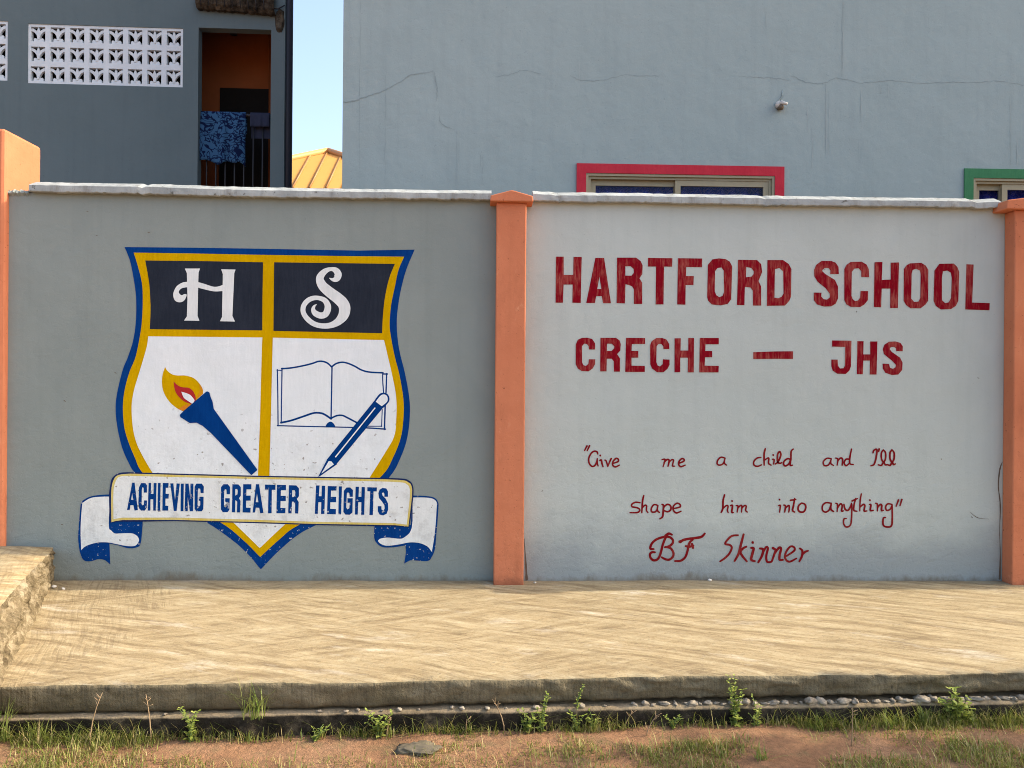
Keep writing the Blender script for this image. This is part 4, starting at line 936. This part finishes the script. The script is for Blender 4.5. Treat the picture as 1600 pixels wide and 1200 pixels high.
rf = m.build('roof', ROOF, hs)
nf = (c2 - c1).cross(ap - c1).normalized(); nf = nf if nf.y < 0 else -nf
k = -hw + .25
while k < hw:
    b_ = Vector((hp.x + k, YH, ze)); t = 1 - abs(k) / hw; top = Vector((hp.x + k, YH + 3.2 * t, ze + (hp.z - ze) * t))
    m = MB(); m.tube([b_ + nf * .02, top + nf * .02], .045, 5); k += .62; m.build('roof_rib', RIB, rf)
m = MB(); HT = m_plain('orange_ridge_cap', (.55, .25, .08), .5, .4)
for c_ in (c1, c2): m.tube([c_ + Vector((0, 0, .05)), ap + Vector((0, 0, .06))], .12, 6)
m.tube([ap + Vector((0, 0, .06)), ap2 + Vector((0, 0, .06))], .12, 6); m.build('ridge_cap', HT, rf)

# ================================================================ PLANTS, STONES, GRASS
def leafmat(name, c1, c2, c3=None):
    M = Mat(name); r_ = M.n('ShaderNodeNewGeometry')
    col = M.ramp(r_.outputs['Random Per Island'], [(0, c1), (1, c2)] if not c3 else [(0, c1), (.6, c2), (.85, c3)])
    M.l(col, M.b.inputs['Base Color']); M.b.inputs['Roughness'].default_value = .55; M.b.inputs['Specular IOR Level'].default_value = .3
    tr = M.n('ShaderNodeBsdfTranslucent'); M.l(M.mix(.5, col, (.32, .34, .06)), tr.inputs['Color'])
    mx = M.n('ShaderNodeMixShader'); mx.inputs[0].default_value = .35; M.l(M.b.outputs[0], mx.inputs[1]); M.l(tr.outputs[0], mx.inputs[2])
    out_ = [n_ for n_ in M.t.nodes if n_.type == 'OUTPUT_MATERIAL'][0]; M.l(mx.outputs[0], out_.inputs[0]); return M.m
LEAF = leafmat('weed_leaf', (.22, .30, .045), (.46, .50, .13)); STEM = m_plain('weed_stem', (.14, .2, .06), .7, .2)
GRASS = leafmat('grass_blade', (.08, .125, .02), (.28, .31, .07), (.50, .40, .19)); TALLG = leafmat('tall_grass_blade', (.13, .22, .035), (.33, .36, .12)); DRY = m_plain('dry_stalk', (.34, .24, .14), .9, .1)
TREEL = leafmat('tree_leaf', (.04, .09, .02), (.09, .14, .03))
rnd = random.Random(11)
def leaf(m, p, d, up, L, W):
    d = d.normalized(); s_ = d.cross(up).normalized(); n_ = s_.cross(d)
    V = [p, p + d * L * .3 + s_ * W * .45 + n_ * L * .08, p + d * L * .65 + s_ * W * .40 + n_ * L * .06, p + d * L - n_ * L * .08, p + d * L * .65 - s_ * W * .40 + n_ * L * .06, p + d * L * .3 - s_ * W * .45 + n_ * L * .08, p + d * L * .5 - n_ * L * .02]
    m.add(V, [(0, 1, 6), (1, 2, 6), (2, 3, 6), (3, 4, 6), (4, 5, 6), (5, 0, 6)], 0, True)
def gz(x, y): return ZG + ground_h(x, y)
def weed(base, h, stems, label, spread=.05, ll=.022, dens=1.0):
    e = empty('leafy_weed', base, label, 'weed', 'leafy weeds growing along the kerb')
    ms, ml = MB(), MB()
    for s_ in range(stems):
        a = rnd.uniform(0, 6.28); b0_ = base + Vector((rnd.uniform(-.2, .2) * spread, rnd.uniform(-.2, .2) * spread, -.01)); hh_ = h * rnd.uniform(.55, 1.0) if s_ else h
        lean = Vector((math.cos(a) * spread, math.sin(a) * spread * .4, 0)); n = max(4, int(hh_ / .016 * dens))
        P = [b0_ + lean * (t * t) + Vector((.006 * nz(t * 4, s_), .004 * nz(t * 4, s_ + 9), hh_ * t)) for t in [q / n for q in range(n + 1)]]
        ms.tube(P, [.0028 * (1 - .6 * q / n) for q in range(n + 1)], 5)
        for q in range(1, n + 1):
            t = q / n; sz = ll * (1.0 - .45 * t) * rnd.uniform(.75, 1.25); az = q * 1.7 + a
            for sgn in (0, math.pi):
                dv = Vector((math.cos(az + sgn), math.sin(az + sgn), rnd.uniform(-.15, .65))); leaf(ml, P[q], dv, Vector((0, 0, 1)), sz, sz * .72)
                if rnd.random() < .45: leaf(ml, P[q] + dv * sz * .5, dv + Vector((rnd.uniform(-.6, .6), rnd.uniform(-.6, .6), .2)), Vector((0, 0, 1)), sz * .8, sz * .6)
    ms.build('stem', STEM, e, fix=False); ml.build('foliage', LEAF, e, fix=False); return e
def at(px, py, back=False):
    p = on_z(px, py, ZG)
    for _ in range(4): p = on_z(px, py, gz(p.x, p.y))
    p.y = min(p.y, kerb_y(p.x) - .012); p.z = gz(p.x, p.y); return p
def hpx(n): return n * .00262
WD = [(300, 1158, 52, 4, 'low bright weed at the kerb foot below the ribbon tail', .05, .02), (594, 1147, 44, 6, 'dense round leafed weed in front of the dark kerb below the pencil', .05, .024),
 (822, 1136, 44, 3, 'bushy weed just below the foot of the middle pillar', .04, .022), (846, 1136, 64, 2, 'slim upright weed beside the bushy one below the middle pillar', .02, .019),
 (901, 1136, 32, 3, 'short weed with pale leaves next to the slim upright weed', .03, .018), (926, 1138, 34, 3, 'short weed growing by the bare dirt below the word creche', .03, .018),
 (1146, 1130, 84, 4, 'tallest leafy weed, reaching above the slab edge below the dash', .03, .022), (1172, 1120, 46, 2, 'spindly weed leaning out beside the tallest weed', .06, .018),
 (1488, 1128, 62, 4, 'broad leafed weed in thick grass below the last word', .05, .034), (1512, 1130, 56, 3, 'broad leafed weed with drooping tips beside its twin in thick grass', .05, .032), (492, 1156, 24, 4, 'tiny sprawling weed hidden in the grass under the white shield tip', .05, .016), (1050, 1132, 22, 3, 'tiny weed alone at the kerb foot under the dash', .03, .016)]
for px, py, hh_, st, lab, sp, ll in WD:
    b_ = at(px, py); weed(b_, hpx(hh_) * 1.0, st + 2, lab, sp * 1.1, ll * 1.15)
# fern-like weed on the slab face
p = at(903, 1128); q = Vector((on_y(903, 1096, slab_y(.3) - .02).x, slab_y(.27) - .022, slab_bottom(.27) - .012)); weed(q, hpx(40), 2, 'thin feathery weed rooted in the joint under the slab', .03, .015, 1.4)
def tuft(base, n, h, spread, label, mat=TALLG, w_=.004):
    m = MB()
    for k in range(n):
        a = rnd.uniform(0, 6.28); hh_ = h * rnd.uniform(.45, 1.0); b0_ = base + Vector((rnd.uniform(-1, 1) * spread * .25, rnd.uniform(-1, 1) * spread * .2, -.01)); ln_ = Vector((math.cos(a), math.sin(a) * .6, 0)) * spread * rnd.uniform(.3, 1.1)
        blade(m, b0_, hh_, ln_, w_ * rnd.uniform(.7, 1.2))
    return tag(m.build('grass_tuft', mat, None, fix=False), label, 'grass tuft', 'tall grass tufts by the kerb')
def blade(m, b, h, lean, w_, seg=4):
    s_ = Vector((-lean.y, lean.x, 0)); s_ = (s_.normalized() if s_.length > 1e-6 else Vector((1, 0, 0))); s_ = (s_ + Vector((.6, 0, 0))).normalized(); V = []
    for q in range(seg):
        t = q / seg; c_ = b + Vector((0, 0, h * (t - .18 * t * t * min(2, lean.length / h)))) + lean * t * t; ww = w_ * (1 - .75 * t * t) * .5
        V += [c_ - s_ * ww, c_ + s_ * ww]
    V.append(b + Vector((0, 0, h * (1 - .18 * min(2, lean.length / h)))) + lean)
    m.add(V, [(2 * q, 2 * q + 1, 2 * q + 3, 2 * q + 2) for q in range(seg - 1)] + [(2 * seg - 2, 2 * seg - 1, 2 * seg)], 0, True)
kb = on_z(398, 1112, slab_bottom(-1.05)); kb.y = slab_y(kb.x) - .02; kb.z = kerb_top(kb.x)
tuft(kb, 46, .19, .19, 'tall grass tuft growing on the ledge in front of the slab below the ribbon')
tuft(at(14, 1150), 46, .22, .13, 'large spiky grass tuft in the corner under the driveway'); tuft(at(60, 1158), 30, .14, .10, 'spreading grass tuft beside the large spiky one'); tuft(at(110, 1162), 22, .12, .08, 'thin low grass tuft by the dark kerb, third from the driveway')
tuft(at(1190, 1185), 30, .10, .09, 'grass tuft in the shaded dirt in front of the tallest weed'); tuft(at(1440, 1128), 36, .12, .10, 'yellow green grass tuft at the kerb next to the broad leafed weeds'); tuft(at(1278, 1140), 36, .11, .10, 'grass tuft on the kerb line below the letters of the class names'); tuft(at(1390, 1136), 30, .11, .09, 'wispy grass tuft between two fuller tufts along the kerb')
# dry stalks
for k, (px, py, hh_, lx, lab) in enumerate([(140, 1165, 84, .05, 'pale curved seed stalk standing before the dark kerb by the driveway'), (236, 1160, 78, -.02, 'thin dry stalk with small forked head below the ribbon tail'), (612, 1120, 34, .02, 'short dry twig beside the round leafed weed'), (788, 1138, 56, -.05, 'bent dry stalk leaning before the kerb under the middle pillar'), (730, 1108, 26, .004, 'straight short dry twig on the ledge under the slab'), (1331, 1166, 62, .0, 'single dark upright twig in the dirt under the quotation'), (960, 1100, 30, .03, 'reddish dry sprig on the joint below the word creche'), (1010, 1150, 36, .04, 'fine dry grass stalk standing before the black kerb')]):
    b_ = at(px, py); m = MB(); P = [b_ + Vector((lx * t * t, -.005 * t, hpx(hh_) * t - .01)) for t in (0, .25, .5, .75, 1)]; m.tube(P, [.0028, .0026, .0022, .0018, .0012], 5)
    for q in range(5): d_ = Vector((rnd.uniform(-1, 1), rnd.uniform(-.5, .5), rnd.uniform(.2, 1))).normalized() * rnd.uniform(.012, .03); b2_ = P[3].lerp(P[4], rnd.random()); m.tube([b2_, b2_ + d_], [.0013, .0008], 4)
    tag(m.build('dry_stalk', DRY), lab, 'stalk', 'dry stalks along the kerb')

# stones wedged in the joint under the slab
def rock(name, seed, sx, sy, sz, mat, sub=3):
    bm = bmesh.new(); bmesh.ops.create_icosphere(bm, subdivisions=sub, radius=1)
    for v in bm.verts:
        n_ = v.co * (1 + .5 * nz(v.co.x * 1.3 + seed * 7, v.co.y * 1.3, v.co.z * 1.3) + .30 * nz(v.co.x * 3.5, v.co.y * 3.5 + seed, v.co.z * 3.5)); v.co = Vector((n_.x * sx, n_.y * sy, n_.z * sz))
    me = bpy.data.meshes.new(name); bm.to_mesh(me); bm.free(); me.materials.append(mat)
    for p_ in me.polygons: p_.use_smooth = True
    o = bpy.data.objects.new(name, me); return o
M = Mat('pale_stone'); ST = M.done(M.ramp(M.noise(M.pos(), 30, 5, .7), [(.3, (.16, .13, .095)), (.55, (.32, .275, .21)), (.8, (.46, .41, .33))]), .9, M.bump(M.noise(M.pos(), 80, 4), .6, .006), .2)
protos = [rock('stone', k, .017 + .004 * (k % 3), .012, .0095 + .002 * (k % 2), ST) for k in range(6)]
for o in protos: C.objects.link(o)
SL = 'small pale stone wedged in the joint between the slab and the black kerb'
cnt = 0; px = 210.0
while px < 1640:
    right = px > 960; step = rnd.uniform(10, 19) if right else rnd.uniform(14, 60); px += step
    if not right and 280 < px < 480 and rnd.random() < .6: continue
    d_ = on_z(px, 1110, slab_bottom(0)); x = d_.x; o = protos[cnt] if cnt < 6 else protos[rnd.randrange(6)].copy()
    if cnt >= 6: C.objects.link(o)
    s_ = rnd.uniform(.5, 1.35) * (1.0 if right else .6); zb_ = kerb_top(x)
    o.location = (x, slab_y(x) - rnd.uniform(.004, .016), zb_ + .007 * s_); o.rotation_euler = (rnd.uniform(-.2, .2), rnd.uniform(-.2, .2), rnd.uniform(0, 6.28) if rnd.random() < .3 else rnd.uniform(-.4, .4)); o.scale = (s_ * rnd.uniform(.8, 1.3), s_, s_ * rnd.uniform(.85, 1.2))
    tag(o, SL, 'stone', 'stones in the joint under the slab'); cnt += 1
o = rock('flat_stone', 21, .078, .05, .016, m_plain('grey_brown_stone', (.13, .112, .08), .95, .05, sc=14, var=.35), 4); C.objects.link(o); o.location = at(656, 1172) + Vector((0, 0, .006)); tag(o, 'flat grey brown stone half buried in the red dirt', 'stone')
for px, py, r_, lab in ((84, 918, .011, 'white pebble lying in the corner between the driveway and the wall'), (99, 921, .009, 'brownish pebble just beside the white one in the driveway corner'), (836, 911, .006, 'tiny white chip on the pavement at the middle pillar foot'), (1108, 907, .010, 'white pebble at the wall foot below the quotation')):
    o = rock('pebble', px, r_ * 1.3, r_, r_ * .8, PORC if 'white' in lab else BROWN, 2); C.objects.link(o); q = on_z(px, py, .004); q.y = min(q.y, -.02); o.location = q + Vector((0, 0, r_ * .5)); tag(o, lab, 'pebble')

# grass over the verge
m = MB(); rg = random.Random(5)
def dens(x, y):
    ky = kerb_y(x); d_ = ky - y
    if d_ < .004: return 0
    n1 = nz(x * 2.3, y * 3.1, 4) + .5 * nz(x * 7, y * 8, 9)
    v = 0.0
    near = max(0, 1 - d_ / .05); v += near * (.10 + 1.3 * max(0, nz(x * 3.4, 2) + .08))
    left = max(0, min(1, (-1.15 - x + .5 * nz(x * 2, y * 2)) / .45)); v += left * (.45 + .9 * n1)
    rightb = max(0, min(1, (x - .25) / .5)) * max(0, min(1, (d_ - .115 + .07 * nz(x * 1.7, 8)) / .05)); v += rightb * (.22 + 1.1 * n1)
    rk = max(0, min(1, (x - 1.25) / .3)) * max(0, 1 - d_ / .14); v += rk * (.5 + .7 * n1)
    v += max(0, min(1, (d_ - .16) / .08)) * .10
    v += max(0, n1 - .28) * .9
    return max(0, min(1, v))
made = 0; tries = 0
while made < 22000 and tries < 300000:
    tries += 1
    q_ = rg.random()
    if q_ < .16: x = rg.uniform(-2.25, 2.3); y = kerb_y(x) - .004 - rg.random() ** 1.6 * .07
    elif q_ < .9: x = rg.uniform(-2.25, 2.3); y = rg.uniform(-2.02, -1.52)
    else: x = rg.uniform(-3.4, 3.4); y = rg.uniform(-3.3, -1.5)
    if rg.random() > dens(x, y): continue
    kd = kerb_y(x) - y; h = rg.uniform(.012, .036) * (1.5 if kd < .05 else 1.15 if x < -1.3 else 1)
    if rg.random() < (.22 if kd < .06 else .10): h *= 2.2
    a = rg.uniform(0, 6.28); ln_ = Vector((math.cos(a), math.sin(a), 0)) * h * rg.uniform(.3, 1.3)
    blade(m, Vector((x, y, gz(x, y) - .003)), h, ln_, rg.uniform(.0022, .0042), 3); made += 1
tag(m.build('grass', GRASS, None, fix=False), 'short patchy grass on the red dirt verge', 'grass', kind='stuff')

# tree beside the verge whose shade falls on the dirt
tb_ = Vector((6.5, -3.0, ZG)); tr_ = empty('shade_tree', tb_, 'leafy tree on the verge outside the view, shading the dirt by the pavement', 'tree')
m = MB(); m.tube([tb_ - Vector((0, 0, .1)), tb_ + Vector((.05, .02, 1.2)), tb_ + Vector((-.05, .08, 2.4)), tb_ + Vector((-.1, .05, 3.4))], [.17, .14, .11, .06], 10)
TC_ = []
for xs3, ys3, z3 in ((.85, -2.50, 3.0), (1.3, -2.33, 3.2), (1.6, -2.38, 3.9), (1.95, -2.40, 3.1), (2.5, -2.5, 3.8), (3.1, -2.6, 3.3), (.6, -3.1, 3.6), (1.5, -3.1, 4.2), (2.4, -3.2, 4.4), (3.0, -3.5, 3.9), (1.8, -3.8, 3.4), (2.6, -3.9, 2.9)):
    e_ = Vector((xs3, ys3, ZG)) + sd * ((z3 - ZG) / sd.z); TC_.append(e_)
    m.tube([tb_ + Vector((0, .04, 1.9)), (tb_ + Vector((0, 0, 2.4))).lerp(e_, .5) + Vector((0, 0, .15)), e_], [.07, .045, .02], 6)
m.build('trunk', BARK, tr_)
m = MB()
for c_ in TC_ + [tb_ + Vector((0, 0, 3.6))]:
    for k in range(620):
        d_ = Vector((rnd.gauss(0, 1), rnd.gauss(0, 1), rnd.gauss(0, .8))).normalized() * rnd.random() ** .4 * rnd.uniform(.5, .85); leaf(m, c_ + d_, Vector((rnd.uniform(-1, 1), rnd.uniform(-1, 1), rnd.uniform(-.6, .4))), Vector((0, 0, 1)), rnd.uniform(.13, .22), rnd.uniform(.08, .12))
m.build('crown', TREEL, tr_, fix=False)
